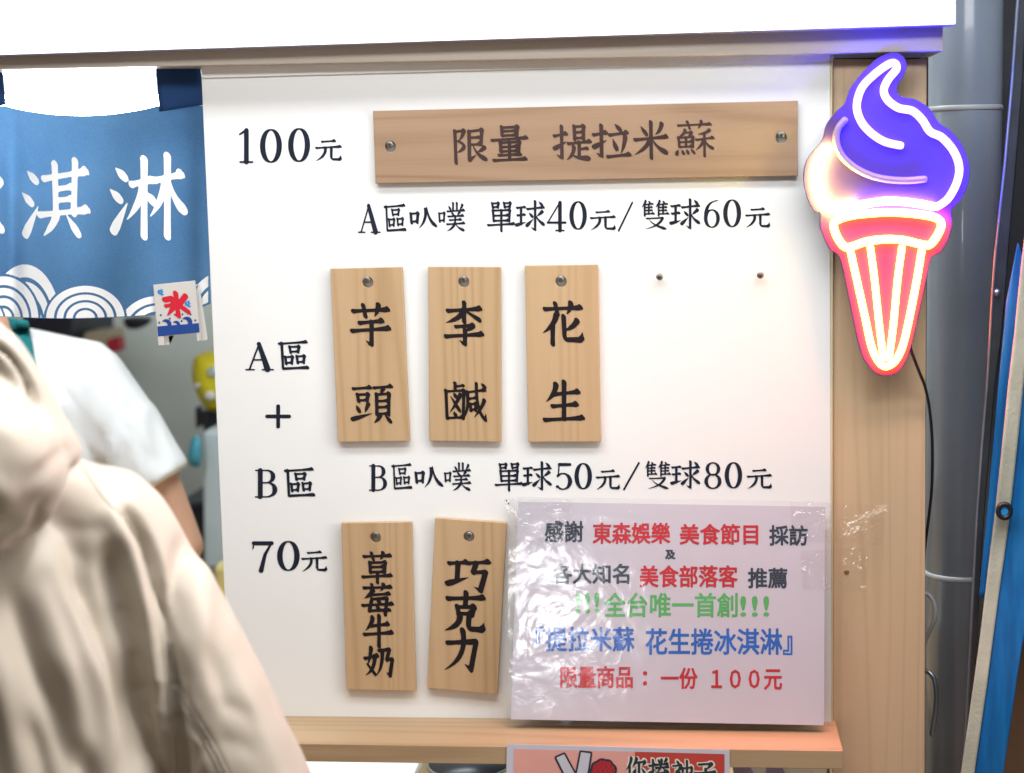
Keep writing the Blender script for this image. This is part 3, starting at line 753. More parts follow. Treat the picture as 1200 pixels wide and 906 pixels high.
crumple('clear_tape', 'clear tape on the right edge of the notice, ending beside the knot', [(938, 646), (1020, 640), (1014, 694), (940, 690)],
        lambda x, y: SY(y)-0.0018 if x < 976 else SY(y)-0.0018+(0.022 if x > 984 else 0.00275*(x-976)), 5)
crumple('clear_tape', 'crumpled clear tape on the upper left corner of the notice beside the crooked plaque', [(590, 584), (672, 584), (664, 640), (598, 662)],
        lambda x, y: SY(y)-0.0018, 9)

# ledge below the board
xl = at(120, 868, -0.112).x; xr = at(988, 877, -0.112).x
lth = 0.0235
tag(box('wooden_ledge', (xl, -0.112, LED_Z-lth), (xr, 0.03, LED_Z), 'ledge_pine', loc=((xl+xr)/2, 0, LED_Z-lth), bevel=0.0008),
    'narrow pine ledge running along under the white menu board', 'ledge')

# poster taped to the front of the ledge
PY = -0.1135
poster = thing('food_poster', 'pink and red poster with chopsticks drawn on it, fixed to the front of the ledge', 'poster', at(724, 985, PY))
prism('paper', [(594, 872), (855, 879), (856, 985), (592, 980)], PY, 0.0006, 'paper_lavender', poster)
P1 = lambda o_: (lambda x, y: at(x, y, PY-o_))
def flat(name, px, off, mat, parent): return put(name, [P1(off)(x, y) for x, y in px], [tuple(range(len(px)))], mat, parent)
flat('pink_print', [(602.5, 877.8), (744, 881), (744, 975), (601, 972)], 0.0004, 'print_pink', poster)
flat('red_print', [(744, 881), (849, 883.8), (849, 975), (744, 975)], 0.0004, 'print_crimson', poster)
def field(name, fn, x0, x1, y0, y1, step, to3, mat, parent, runs=True):
    xs = np.arange(x0, x1+step, step); ys = np.arange(y0, y1+step, step); X, Yg = np.meshgrid(xs, ys)
    v, f = contour(fn(X, Yg), xs, ys, runs)
    return put(name, [to3(x, y) for x, y in v], f, mat, parent)
def seg_d(X, Y_, a, b, ra, rb):
    dx, dy = b[0]-a[0], b[1]-a[1]; tt = np.clip(((X-a[0])*dx+(Y_-a[1])*dy)/(dx*dx+dy*dy), 0, 1)
    return np.hypot(X-a[0]-tt*dx, Y_-a[1]-tt*dy)-(ra+(rb-ra)*tt)
def poly_d(X, Y_, P):
    d = np.full(X.shape, 1e9); sg = np.ones(X.shape)
    n = len(P)
    for i in range(n):
        a, b = P[i], P[(i+1) % n]
        d = np.minimum(d, seg_d(X, Y_, a, b, 0, 0))
        c1 = (a[1] <= Y_) & (b[1] > Y_); c2 = (b[1] <= Y_) & (a[1] > Y_)
        cr = (b[0]-a[0])*(Y_-a[1])-(X-a[0])*(b[1]-a[1])
        sg = np.where((c1 & (cr > 0)) | (c2 & (cr < 0)), -sg, sg)
    return d*sg
CH1 = [(652, 888), (661, 884), (700, 955), (688, 960)]; CH2 = [(681, 881.5), (692, 883), (680, 960), (666, 958)]
ruff = lambda X, Y_, r: np.hypot(X-707, Y_-905)-r*(1+.07*np.abs(np.sin(4.5*np.arctan2(Y_-905, X-707))))
for a_, sfx in ((CH1, 1), (CH2, 2)):
    field('chopstick_outline', lambda X, Y_: poly_d(X, Y_, a_)-2.2, 640, 720, 872, 966, .7, P1(0.0007+.0002*sfx), 'print_dark', poster)
    field('chopstick_print', lambda X, Y_: poly_d(X, Y_, a_), 640, 720, 872, 966, .7, P1(0.0008+.0002*sfx), 'paper_lavender', poster)
field('ruffle_outline', lambda X, Y_: ruff(X, Y_, 15.5), 685, 730, 885, 926, .5, P1(0.0014), 'print_dark', poster)
field('ruffle_print', lambda X, Y_: np.maximum(ruff(X, Y_, 13), -(np.abs(np.sin(X*.55+np.sin(Y_*.6)*1.5))*3-.7)), 685, 730, 885, 926, .4, P1(0.0016), 'print_red', poster)
pt = row('你 733 888 757 915;捲 760 889 784 916;袖 788 891 812 917;子 814 893 839 918')
lettering('lettering_halo', pt, 26, P1(0.0008), 'print_cream', poster)
lettering('lettering', pt, 13, P1(0.0012), 'print_dark', poster)

# what shows under the ledge: the counter inside the stall
ct = at(548, 903, 0.20); CZ = ct.z-0.075
tag(box('counter', (-1.6, -0.02, CZ-0.04), (at(960, 900, .1).x, 0.60, CZ), 'counter_wood', loc=(-.6, .3, CZ-.04), bevel=.002), 'pale wooden counter inside the stall seen below the ledge', 'counter')
b = thing('steel_bowl', 'stainless steel bowl standing on the counter below the ledge, beside the pink poster', 'bowl', (ct.x, 0.22, CZ))
V, Fc = lathe_data([(0.02, 0), (0.036, 0.002), (0.05, 0.03), (0.058, 0.068), (0.061, 0.075), (0.0635, 0.076), (0.063, 0.079), (0.06, 0.079)], (ct.x, .22, CZ), 'Z', 40)
put('bowl_shell', V, Fc[:-2]+[Fc[-2]], 'stainless', b, smooth=True)
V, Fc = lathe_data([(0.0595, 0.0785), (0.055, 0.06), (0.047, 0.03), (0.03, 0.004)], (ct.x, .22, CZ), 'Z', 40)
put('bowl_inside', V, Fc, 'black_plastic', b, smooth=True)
wx0, wx1 = at(300, 900, .12).x, at(481, 900, .12).x
tag(box('white_tray', (wx0, 0.10, CZ), (wx1, 0.42, CZ+0.085), 'white_enamel', loc=((wx0+wx1)/2, .25, CZ), bevel=.008), 'white tray on the counter below the ledge, behind the jacket sleeve', 'tray')
pb = thing('paper_box', 'white carton with lilac print under the right end of the ledge', 'carton', at(910, 985, .06))
prism('carton', [(862, 880), (968, 884), (969, 985), (862, 985)], .06, .1, 'white_enamel', pb, bevel=.001)
for q in ([(858, 893), (876, 893), (886, 912), (880, 930), (862, 930)], [(898, 898), (912, 891), (922, 910), (915, 930), (896, 930)]):
    put('lilac_print', [at(x, y, .0592) for x, y in q], [tuple(range(5))], 'lilac_print', pb)

# wooden post behind the neon sign
post = thing('wooden_post', 'upright pale pine post behind the glowing ice cream sign', 'post', at(1030, 960, 0.006))
prism('timber', [(976.2, 69), (1086, 69), (1083, 1200), (976.2, 1200)], 0.006, 0.10, 'post_pine', post, bevel=0.0012)
kc = at(992, 671, 0.006)
kn = [kc+Vector((0.0035*math.cos(a)*(1+.2*math.sin(3*a)), -0.0007, 0.0028*math.sin(a))) for a in [k*math.pi/8 for k in range(16)]]
put('knot', kn, [tuple(range(16))], 'brown_print', post)
tag(prism('metal_bracket', [(977, 60), (1080, 58), (1080, 67.5), (977, 68.2)], 0.0, 0.08, 'galvanised', loc=at(1030, 68, 0), bevel=.0008), 'small silver metal bracket between the beam and the top of the post', 'bracket')

# beam, trim and the lit sign box above
tag(prism('wooden_beam', [(-260, 52), (1105, 22), (1105, 60), (-260, 86.5)], -0.03, 0.11, 'beam_wood', loc=at(500, 70, -.03), bevel=0.001), 'long greyish wooden beam under the bright white sign box', 'beam')
tag(prism('white_trim', [(236.5, 72), (973, 55), (973, 71.5), (236.5, 91.5)], -0.004, 0.0035, 'trim_white', loc=at(600, 82, -.004), bevel=.0006), 'white batten along the top edge of the menu board', 'trim')
sign = thing('lightbox_sign', 'large glowing white sign box across the top, above the beam', 'sign box', at(540, 48, -0.06))
prism('housing', [(-260, -330), (1121, -330), (1121, 29), (-260, 73.5)], -0.059, 0.028, 'sign_frame', sign, bevel=.001)
prism('lit_face', [(-258, -325), (1119.3, -325), (1119.3, 28.0), (-258, 72.2)], -0.063, 0.0038, 'lightbox_glow', sign)

# ================================================================== neon ice cream sign
NY = -0.036
neon = thing('neon_sign', 'ice cream cone neon sign with violet, amber and coral tubes on the wooden post', 'neon sign', at(1038, 441, NY))
OUT = [(1047,61.6),(1057,64.5),(1062,72),(1062.6,79),(1058.5,89),(1052.5,98),(1050.5,105.6),(1056,113),(1073.7,117),(1090,127.7),(1100.4,144),(1115,154),(1129,173),(1136,196),(1134,217),(1125,235.4),(1116,244.7),
       (1115.2,250),(1116.5,262),(1111.5,281),(1102.6,296),(1091.7,302.5),(1087,321.5),(1076,372),(1066,413),(1057,432),(1048,439),(1038,441),(1029,439),(1021,433),(1008.7,413),(996,357),(984.6,304),(972,292),(961.7,269.5),(961,258),(961,250),
       (953,246),(944,226),(941.6,203),(947.4,184),(963,164.5),(968,147),(978.7,132),(990,121),(997,103),(1013.5,82.5),(1029.7,67.4)]
o3 = at(1038, 441, NY)
oc = catmull([(*p, 0) for p in OUT], 5, True)
pw = [at(p.x, p.y, NY) for p in oc]
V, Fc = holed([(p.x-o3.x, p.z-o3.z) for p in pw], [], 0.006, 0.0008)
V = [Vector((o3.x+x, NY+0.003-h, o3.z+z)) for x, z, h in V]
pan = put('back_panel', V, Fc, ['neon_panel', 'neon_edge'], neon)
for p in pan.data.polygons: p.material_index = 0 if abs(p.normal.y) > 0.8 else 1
def ntube(px, mat, r=0.0048, closed=False, Y=NY-0.0042):
    P = catmull([at(x, y, Y) for x, y in px], 7, closed)
    return tube('neon_tube', P, r, mat, neon, seg=12, closed=closed)
ntube([(1055,170.5),(1036.6,166),(1020.4,155.5),(1008.8,141.6),(1004,124),(1010,103),(1025,87),(1041,75.5),(1048.5,74.3),(1050.5,81),(1041,93),(1035.7,105.6),(1040,117),(1052.9,126.5),(1069,130),(1080.7,140.4),(1090,154.3),(1103.9,161.3),(1117.8,177.5),(1124,196),(1121,214.6),(1110.8,233),(1098,242.4)], 'neon_violet')
ntube([(1094,242),(1069,237.6),(1041,235.6),(1013.5,239),(1006,240.4)], 'neon_white')
ntube([(969.4,174),(960,191.4),(957.8,212),(962.5,233),(972,245),(988,244.5),(1004,240.8)], 'neon_amber')
ntube([(989.8,141),(981.5,152),(980.4,168),(988,184.4),(1004,198),(1022.7,206.5),(1041,210.4),(1062,211.6),(1083,210)], 'tube_unlit', 0.0044)
ntube([(977,265.7),(979.5,259),(993.5,253.6),(1013.8,250.6),(1039,249),(1064.5,250),(1092.4,254),(1102.6,261),(1100,273),(1090,286.5),(1079.7,286.5),(1059.4,281.7),(1039,280.4),(1016,283),(1001,288),(991,289.8),(982,279.6)], 'neon_coral', closed=True)
ntube([(997,296),(1004.9,331.7),(1013.8,372),(1021,405),(1029,423),(1038,429.5),(1049,423),(1058,405),(1065.8,372),(1074.7,326.6),(1080,294)], 'neon_coral', 0.0044)
ntube([(1020,290),(1025,329),(1030,377),(1035,420)], 'neon_coral', 0.0042)
ntube([(1057,290),(1051.8,329),(1046.8,382),(1041.7,420)], 'neon_coral', 0.0042)
for q in ((1047, 90), (1010, 200), (1100, 200), (1000, 270), (1085, 285), (1037, 400)):
    c = at(*q, NY); V, Fc = lathe_data([(0.004, -0.046), (0.004, -0.0062)], c, 'Y', 12); put('standoff', V, Fc, 'screw_steel', neon, smooth=True)
cord = [(1066,405,-.034),(1070,417,-.032),(1078,438,-.024),(1084.5,455,-.012),(1089.5,482,0),(1092.5,520,.015),(1092,570,.03),(1088.5,605,.045),(1084.5,637,.055),(1082,662,.075),(1080,690,.09)]
tube('power_cord', catmull([at(x, y, q) for x, y, q in cord], 6), 0.0019, 'rubber_black', neon, seg=8)

# ================================================================== right-hand side: pipe, flashing, tarpaulin
pc = at(1128, 400, 0.155); pr = 0.0475
pipe = thing('drain_pipe', 'thick grey painted pipe standing beside the wooden post', 'pipe', (pc.x, .155, 0))
V, Fc = lathe_data([(pr, 0.0), (pr, 3.2)], (pc.x, .155, 0), 'Z', 48); put('pipe_body', V, Fc, 'pipe_paint', pipe, smooth=True)
for py in (126, 680):
    z = at(1128, py, .155-pr).z
    V, Fc = lathe_data([(pr+.0002, -.0035), (pr+.0012, -.0025), (pr+.0014, 0), (pr+.0012, .0025), (pr+.0002, .0035)], (pc.x, .155, z), 'Z', 48)
    put('joint_ring', V, Fc, 'pipe_seal', pipe, smooth=True)
lp = [(1082,694,.09),(1091,700,.085),(1096,713,.08),(1095,726,.08),(1089,740,.085),(1083,754,.09)]
tag(tube('cable_loop', catmull([at(x, y, q) for x, y, q in lp], 6), .0028, 'pipe_seal', loc=at(1084, 754, .09), seg=8), 'pale cable loop poking out between the post and the pipe', 'cable')
lp = [(1082,786,.09),(1090,789,.085),(1096,800,.08),(1097,825,.08),(1092,860,.085)]
tag(tube('cable_loop', catmull([at(x, y, q) for x, y, q in lp], 6), .0034, 'galvanised', loc=at(1086, 860, .09), seg=8), 'grey cable curving out low beside the foot of the pipe', 'cable')
rw = at(1000, 400, 0.42).x
tag(box('dark_partition', (rw, .42, 0), (rw+1.6, .46, 3.2), 'dark_wall', loc=(rw+.8, .44, 0)), 'dark partition wall behind the grey pipe', 'wall')
tag(prism('brown_panel', [(1176, 735), (1420, 720), (1420, 1500), (1170, 1500)], 0.04, .03, 'brown_panel', loc=at(1250, 1500, .04)), 'dark brown panel behind the lower edge of the blue tarpaulin', 'panel')
def ys(tbl, y):
    t_ = sorted(tbl); return [float(np.interp(y, [r[0] for r in t_], [r[k] for r in t_])) for k in range(1, len(t_[0]))]
FL = [(-60,1198,1206),(0,1193,1203),(100,1186,1198),(200,1177,1190),(302,1166,1181),(343,1163,1178),(400,1160,1173),(450,1157,1166),(520,1151,1160),(604,1145,1153),(700,1140,1147),(800,1135,1142),(906,1129,1136),(960,1126,1133)]
flash = thing('metal_flashing', 'thin bent blue-grey metal strip with a rivet, between the pipe and the tarpaulin', 'metal strip', at(1130, 960, -.01))
def ff(u, v):
    y = -60+1020*v; a, b_ = ys(FL, y); x = a+(b_-a)*u
    return at(x, y, -0.012+0.012*u+.004*math.sin(y/60))
grid('strip', 6, 60, ff, 'galvanised', flash, thick=.0015)
tube('rolled_edge', catmull([ff(0, k/40)+Vector((0, -.001, 0)) for k in range(41)], 3), .0022, 'galvanised', flash, seg=8)
rc = at(1168.5, 343, -.014); V, Fc = lathe_data([(.0055, -.004), (.0052, 0), (.0035, .0022), (.0005, .003)], rc, 'Y', 18); put('rivet', V, Fc, 'galvanised', flash, smooth=True)
TB = [(-60,1244,1262,1420),(0,1235,1253,1420),(100,1222,1240,1420),(200,1210,1227,1420),(302,1198,1215,1420),(400,1188,1205,1420),(450,1182,1199,1400),(520,1175,1192,1380),(604,1166,1183,1330),(650,1160,1177,1250),(700,1154,1170,1213),(750,1148,1163.5,1199),(800,1141,1157,1191),(906,1126,1142,1176),(960,1119,1135,1168)]
tarp = thing('blue_tarpaulin', 'bright blue tarpaulin with a dirty cream hem and a grommet, hanging beside the pipe', 'tarpaulin', at(1160, 960, -.06))
def tf(k0, k1, dy):
    def fn(u, v):
        y = -60+1020*v; r = ys(TB, y); x = r[k0]+(r[k1]-r[k0])*u
        return at(x, y, -0.06+dy+0.006*math.sin(x/23+y/90)+.004*math.sin(y/47))
    return fn
grid('sheet', 24, 90, tf(1, 2, 0), 'tarp_blue', tarp, thick=.0012)
grid('hem', 6, 90, tf(0, 1, -.0015), 'hem_cream', tarp, thick=.003)
gc = at(1177, 599, -.067)
V, Fc = tube_data([gc+Vector((.0075*math.cos(k*math.pi/12), 0, .0085*math.sin(k*math.pi/12))) for k in range(24)], .0032, 10, True)
put('grommet', V, Fc, 'rubber_black', tarp, smooth=True)
V, Fc = lathe_data([(.006, 0), (.006, .0008)], gc, 'Y', 20); put('grommet_hole', V, Fc, 'card_sky', tarp)
T2 = [(-60,1222,1236),(0,1214,1228),(100,1203,1216),(200,1193,1207),(302,1183,1198),(380,1177,1190),(450,1170,1184),(520,1164,1173),(600,1157,1166),(700,1147,1155)]
def t2(u, v):
    y = 285+415*v; r = ys(T2, y); return at(r[0]+(r[1]+25-r[0])*u*min(1, (y-284)/70)+8*max(0, 1-(y-284)/70), y, -0.03+.003*math.sin(y/40))
tag(grid('tarpaulin_fold', 6, 60, t2, 'tarp_blue', loc=at(1160, 700, -.03), thick=.001), 'narrow second fold of blue sheet behind the cream hem of the tarpaulin', 'tarpaulin')

# ================================================================== curtain
CYN = 0.034
nor = thing('noren_curtain', 'blue cloth shop curtain with white characters and white waves, hanging beside the menu board', 'curtain', at(60, 370, CYN))
def fold(x): return 0.013*math.sin((x+20)/38.0)+0.013*math.exp(-((x-14)/10)**2)+.005*math.sin(x/17+1)-.012*math.exp(-((x-238)/14)**2)
def NS(x, y, off=0.0):
    k = min(max((y-110)/120, 0.25), 1.0); return at(x, y, CYN+fold(x)*k-off)
topY = lambda x: 124+11.5*math.sin(math.pi*(((x-7) % 232)/176 if ((x-7) % 232) < 176 else 0))**0.8
botY = lambda x: 370+3.5*math.sin(x/60+.3)-(max(0, x-215)*.4)
def cf(u, v):
    x0 = -330+572*u; y = topY(x0)*(1-v)+botY(x0)*v
    return NS(x0+5*v*u, y)
grid('cloth', 150, 50, cf, 'noren_blue', nor)
for xa in (181, -51):
    def tb(u, v):
        x = xa+u*52+v*6; y = 60+v*(71-8*u); return at(x, y, CYN-.006-.003*math.sin(u*3)+fold(x)*.25)
    grid('tab', 8, 10, tb, 'noren_tab', nor, thick=.002)
lettering('lettering', row('冰 -72 192 6 284;淇 24 187 104 281;淋 127 181 218 279'), 10.0, lambda x, y: NS(x, y, .0012), 'noren_white', nor, False)
ELL = [(-130,372,46,40),(29,385,43,75),(4,374,41,50),(-40,374,44,30),(185,388,47,41),(264,374,47,56),(100,373,46,38)]
def waves(X, Y_):
    out = np.full(X.shape, 5.0)
    for cx_, cy_, rx, ry in ELL:
        q = np.hypot((X-cx_)/rx, (Y_-cy_)/ry); R = min(rx, ry)
        pat = np.full(X.shape, 9.0)
        for hi, lo in ((1.0, .80), (.73, .56), (.49, .32), (.25, -1)):
            pat = np.minimum(pat, (np.abs(q-(hi+lo)/2)-(hi-lo)/2)*R)
        out = np.where(q < 1.06, pat, out)
    bot = 370+3.5*np.sin(X/60+.3)-np.maximum(0, X-215)*.4
    return np.maximum(out, np.maximum(Y_-bot+.6, X-244))
field('wave_print', waves, -190, 246, 300, 378, .75, lambda x, y: NS(x, y, .0012), 'noren_white', nor, False)

# little folding sign clipped to the curtain hem
KY = 0.012
card = thing('ice_sign_card', 'small white folding sign card with a red character over blue waves, at the curtain hem', 'sign card', at(207, 404, KY))
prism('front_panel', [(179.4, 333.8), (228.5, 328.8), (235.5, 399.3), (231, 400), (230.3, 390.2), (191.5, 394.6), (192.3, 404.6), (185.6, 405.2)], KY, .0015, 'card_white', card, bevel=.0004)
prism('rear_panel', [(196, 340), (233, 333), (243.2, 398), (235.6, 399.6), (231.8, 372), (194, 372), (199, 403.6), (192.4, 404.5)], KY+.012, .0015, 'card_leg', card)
C1 = lambda o_: (lambda x, y: at(x, y, KY-o_))
lettering('red_character', [('氷', 190.5, 342, 221.5, 373, -6)], 19, C1(.0006), 'card_red', card)
def sea(X, Y_):
    ln = 382.6-(X-184)*.08
    f = np.maximum(np.maximum(ln-Y_, Y_-(394.4-(X-184)*.101)), np.maximum(184.2+(Y_-380)*.08-X, X-233.2-(Y_-380)*.07))
    for cx_, cy_, r in ((195, 380, 6), (206.5, 380.5, 4.6), (219, 377.5, 6.4)):
        d = np.hypot(X-cx_, Y_-cy_)-r; d2 = np.hypot(X-cx_+r*.55, Y_-cy_-r*.25)-r*.78
        f = np.minimum(f, np.maximum(d, -d2))
    for cx_, cy_ in ((188.4, 369.3), (186.6, 378.2), (199, 373.4), (213.8, 368.4), (223.4, 368.6), (212.8, 376.3), (228.8, 375.4)):
        f = np.minimum(f, np.hypot(X-cx_, Y_-cy_)-1.15)
    return f
field('sea_print', sea, 182, 237, 362, 396, .35, C1(.0006), 'card_blue', card)
spl = lambda X, Y_: np.minimum.reduce([np.maximum(np.hypot(X-a, Y_-b_)-r, -(np.hypot(X-a-1.2, Y_-b_+.4)-r*.45)) for a, b_, r in ((187.2, 342.2, 2.6), (190, 344, 2.3), (189.6, 340.6, 1.8), (219, 356, 2.6), (221.8, 357.8, 2.4), (221.4, 354, 1.8))])
for r_ in ((183, 200), (212, 226)): field('splash_print', spl, r_[0], r_[1], 336, 362, .35, C1(.0006), 'card_sky', card)

# ================================================================== inside the stall
tag(box('back_wall', (-3, 2.3, 0), (2.4, 2.4, 3.2), 'plaster_grey', loc=(0, 2.35, 0)), 'plain grey green wall at the back of the stall', 'wall')
tl = thing('ceiling_tube_light', 'bright white fluorescent tube light above the curtain opening', 'tube light', at(90, 96, .30))
a, b_ = at(-260, 126, .22), at(196, 125, .22)
tube('tube', [a+(b_-a)*k/12 for k in range(13)], .017, 'tube_glow', tl, seg=14)
prism('fixture', [(-280, 76), (206, 74), (206, 110), (-280, 111)], .38, .05, 'tube_fixture', tl, bevel=.003)
tag(prism('white_soffit', [(-300, 20), (250, 18), (250, 90), (-300, 92)], .42, .9, 'white_enamel', loc=at(-20, 90, .42)), 'white ceiling panel behind the tube light', 'ceiling panel')
bag = thing('yellow_bag', 'yellow patterned bag hanging on the back wall beside the menu board', 'bag', at(240, 482, 1.55))
BO = catmull([(*p, 0) for p in [(228,419),(238,413),(252,411),(268,416),(276,432),(276,455),(268,474),(256,482),(243,480),(232,466),(226,448),(225,431)]], 4, True)
def pillow(name, outline, Y, th, mat, parent):
    c = sum((Vector(p) for p in outline), Vector())/len(outline); V = []; Fc = []; n = len(outline); rings = [(1, 0), (.9, .55), (.65, .85), (.3, 1)]
    for s, h in rings:
        for p in outline:
            q = c+(Vector(p)-c)*s; V.append(at(q.x, q.y, Y-th*h))
    for i in range(3):
        for k in range(n): Fc.append((i*n+k, i*n+(k+1) % n, (i+1)*n+(k+1) % n, (i+1)*n+k))
    Fc.append(tuple(range(3*n, 4*n)))
    m = len(V)
    for p in outline: V.append(at(p.x, p.y, Y+.01))
    for k in range(n): Fc.append((m+k, m+(k+1) % n, (k+1) % n, k))
    Fc.append(tuple(range(m+n-1, m-1, -1)))
    return put(name, V, Fc, mat, parent, smooth=True)
pillow('bag_body', BO, 1.5, .045, 'yellow_plastic', bag)
for q, m_ in (((250, 436, 8), 'cabinet'), ((246, 464, 7), 'white_enamel'), ((231, 452, 4), 'white_enamel')):
    pillow('printed_patch', [Vector((q[0]+q[2]*math.cos(k*.5236), q[1]+.8*q[2]*math.sin(k*.5236), 0)) for k in range(12)], 1.452, .012, m_, bag)
tag(prism('pale_cabinet', [(236, 505), (330, 505), (330, 668), (238, 668)], 1.25, .35, 'cabinet', loc=at(280, 668, 1.25), bevel=.01), 'pale blue grey cabinet beside the menu board inside the stall', 'cabinet')
cyb = thing('cyan_pouch', 'cyan plastic pouch hanging against the pale cabinet', 'pouch', at(228, 545, 1.3))
pillow('pouch_body', catmull([(*p, 0) for p in [(224,516),(231,510),(236,518),(235,545),(224,546),(220,534)]], 4, True), 1.22, .03, 'cyan_plastic', cyb)
dk = thing('dark_tool_rack', 'dark cluster of utensils hanging under the yellow bag', 'utensils', at(245, 505, 1.5))
for q in ([(228,478),(234,476),(235,500),(229,503)], [(236,482),(247,480),(248,512),(238,506)], [(247,476),(262,476),(262,516),(249,514)]):
    prism('utensil', q, 1.5, .03, 'black_plastic', dk, bevel=.004)
rk = thing('dark_crate', 'dark crate low behind the worker\'s arm', 'crate', at(230, 660, 1.4))
prism('crate_body', [(205, 596), (241, 592), (244, 662), (205, 662)], 1.4, .3, 'black_plastic', rk, bevel=.006)
prism('crate_rim', [(203, 592), (242, 588), (242, 597), (203, 600)], 1.38, .32, 'navy', rk, bevel=.004)
tag(prism('yellow_tub', [(250, 662), (330, 660), (330, 720), (250, 720)], .72, .12, 'pale_yellow', loc=at(285, 720, .72), bevel=.01), 'yellow tub at the lower left edge of the menu board', 'tub')
tag(prism('dark_shelf_unit', [(-120, 300), (84, 300), (84, 404), (-120, 404)], 1.7, .3, 'navy', loc=at(-20, 404, 1.7), bevel=.006), 'dark navy shelf unit behind the worker\'s shoulder', 'shelf')
tag(prism('tan_carton', [(98, 390), (126, 388), (128, 412), (98, 414)], 1.75, .12, 'tan_card', loc=at(112, 414, 1.75), bevel=.004), 'small tan carton on the back wall beside the red packet', 'carton')
tag(prism('red_packet', [(123, 399), (139, 394), (142, 411), (128, 414)], 1.7, .04, 'red_plastic', loc=at(133, 414, 1.7), bevel=.004), 'small red packet on the back wall above the worker\'s shoulder', 'packet')
tag(pillow('dark_ladle', catmull([(*p, 0) for p in [(146,373),(176,372),(174,380),(160,386),(148,384)]], 4, True), 1.7, .03, 'navy', None), 'dark ladle bowl hanging just below the curtain hem', 'ladle')
tag(tube('wall_hook', [at(110+8*math.cos(k*.52), 386+7*math.sin(k*.52), 2.0) for k in range(13)], .004, 'black_plastic', loc=at(112, 386, 2.0), seg=8), 'dark hook ring on the grey back wall', 'hook')

# ================================================================== people
def hull_capsule(bm, a, ra, b, rb, seg=14):
    V, Fc = tube_data([a, (Vector(a)+Vector(b))/2, b], [ra, (ra+rb)/2, rb], seg)
    vs = [bm.verts.new(v_) for v_ in V]
    for f in Fc: bm.faces.new([vs[i] for i in f])
def ellipsoid(bm, c, r, rot=None, seg=20):
    m = Matrix.Translation(c) @ (rot.to_4x4() if rot else Matrix.Identity(4)) @ Matrix.Diagonal((*r, 1))
    bmesh.ops.create_uvsphere(bm, u_segments=seg, v_segments=seg//2+2, radius=1.0, matrix=m)
def rings(bm, rs, seg=36, p=2.3):
    """closed loft of super-ellipse sections: (centre, half width, half depth)"""
    L = []
    for c, a, d in rs:
        q = []
        for k in range(seg):
            th = 2*math.pi*k/seg; ct_, st = math.cos(th), math.sin(th)
            q.append(bm.verts.new(Vector(c)+Vector((a*math.copysign(abs(ct_)**(2/p), ct_), d*math.copysign(abs(st)**(2/p), st), 0))))
        L.append(q)
    for A, B in zip(L, L[1:]):
        for k in range(seg): bm.faces.new((A[k], A[(k+1) % seg], B[(k+1) % seg], B[k]))
    bm.faces.new(L[0][::-1]); bm.faces.new(L[-1])
def fuse(bm, voxel, smooth_it):
    bmesh.ops.recalc_face_normals(bm, faces=bm.faces)
    me = bpy.data.meshes.new('b'); bm.to_mesh(me); bm.free()
    o = bpy.data.objects.new('b', me); COL.objects.link(o)
    r = o.modifiers.new('r', 'REMESH'); r.mode = 'VOXEL'; r.voxel_size = voxel
    s = o.modifiers.new('s', 'SMOOTH'); s.iterations = smooth_it; s.factor = 0.5
    dg = bpy.context.evaluated_depsgraph_get(); dg.update()
    m2 = bpy.data.meshes.new_from_object(o.evaluated_get(dg))
    V = np.array([tuple(q.co) for q in m2.vertices]); Fc = [tuple(p.vertices) for p in m2.polygons]
    N = np.array([tuple(q.normal) for q in m2.vertices])
    bpy.data.objects.remove(o); bpy.data.meshes.remove(me); bpy.data.meshes.remove(m2)
    return V, N, Fc
def smoothstep(x): x = np.clip(x, 0, 1); return x*x*(3-2*x)
def relax(V, Fc, it):
    e = np.array([(f[k], f[(k+1) % len(f)]) for f in Fc for k in range(len(f))]); n = np.bincount(e[:, 0], minlength=len(V)).astype(float)
    for _ in range(it):
        A_ = np.zeros_like(V)
        for k in range(3): A_[:, k] = np.bincount(e[:, 0], weights=V[e[:, 1], k], minlength=len(V))
        V = 0.5*V + 0.5*A_/np.maximum(n, 1)[:, None]
    return V
def creases(V, N, lines):
    """folds of cloth as real relief: each line (pixels), half width (px), height (m, + ridge, - valley)"""
    px = proj(V); facing = np.clip(((CAM-V)*N).sum(1)/np.linalg.norm(CAM-V, axis=1)*3, 0, 1)
    D = np.zeros(len(V))
    for pts, wd, h in lines:
        q = [(p.x, p.y) for p in catmull([(*p, 0) for p in pts], 5)]
        best = np.full(len(V), 1e9); tbest = np.zeros(len(V))
        for i, (a_, b2) in enumerate(zip(q, q[1:])):
            dx, dy = b2[0]-a_[0], b2[1]-a_[1]; L2 = dx*dx+dy*dy+1e-9
            tt = np.clip(((px[:, 0]-a_[0])*dx+(px[:, 1]-a_[1])*dy)/L2, 0, 1)
            d = np.hypot(px[:, 0]-a_[0]-tt*dx, px[:, 1]-a_[1]-tt*dy)
            m_ = d < best; best[m_] = d[m_]; tbest[m_] = ((i+tt)/(len(q)-1))[m_]
        taper = np.sin(np.pi*np.clip(tbest*.9+.05, 0, 1))**.5
        D += h*np.exp(-(best/wd)**2)*taper*facing
    return V + N*D[:, None]
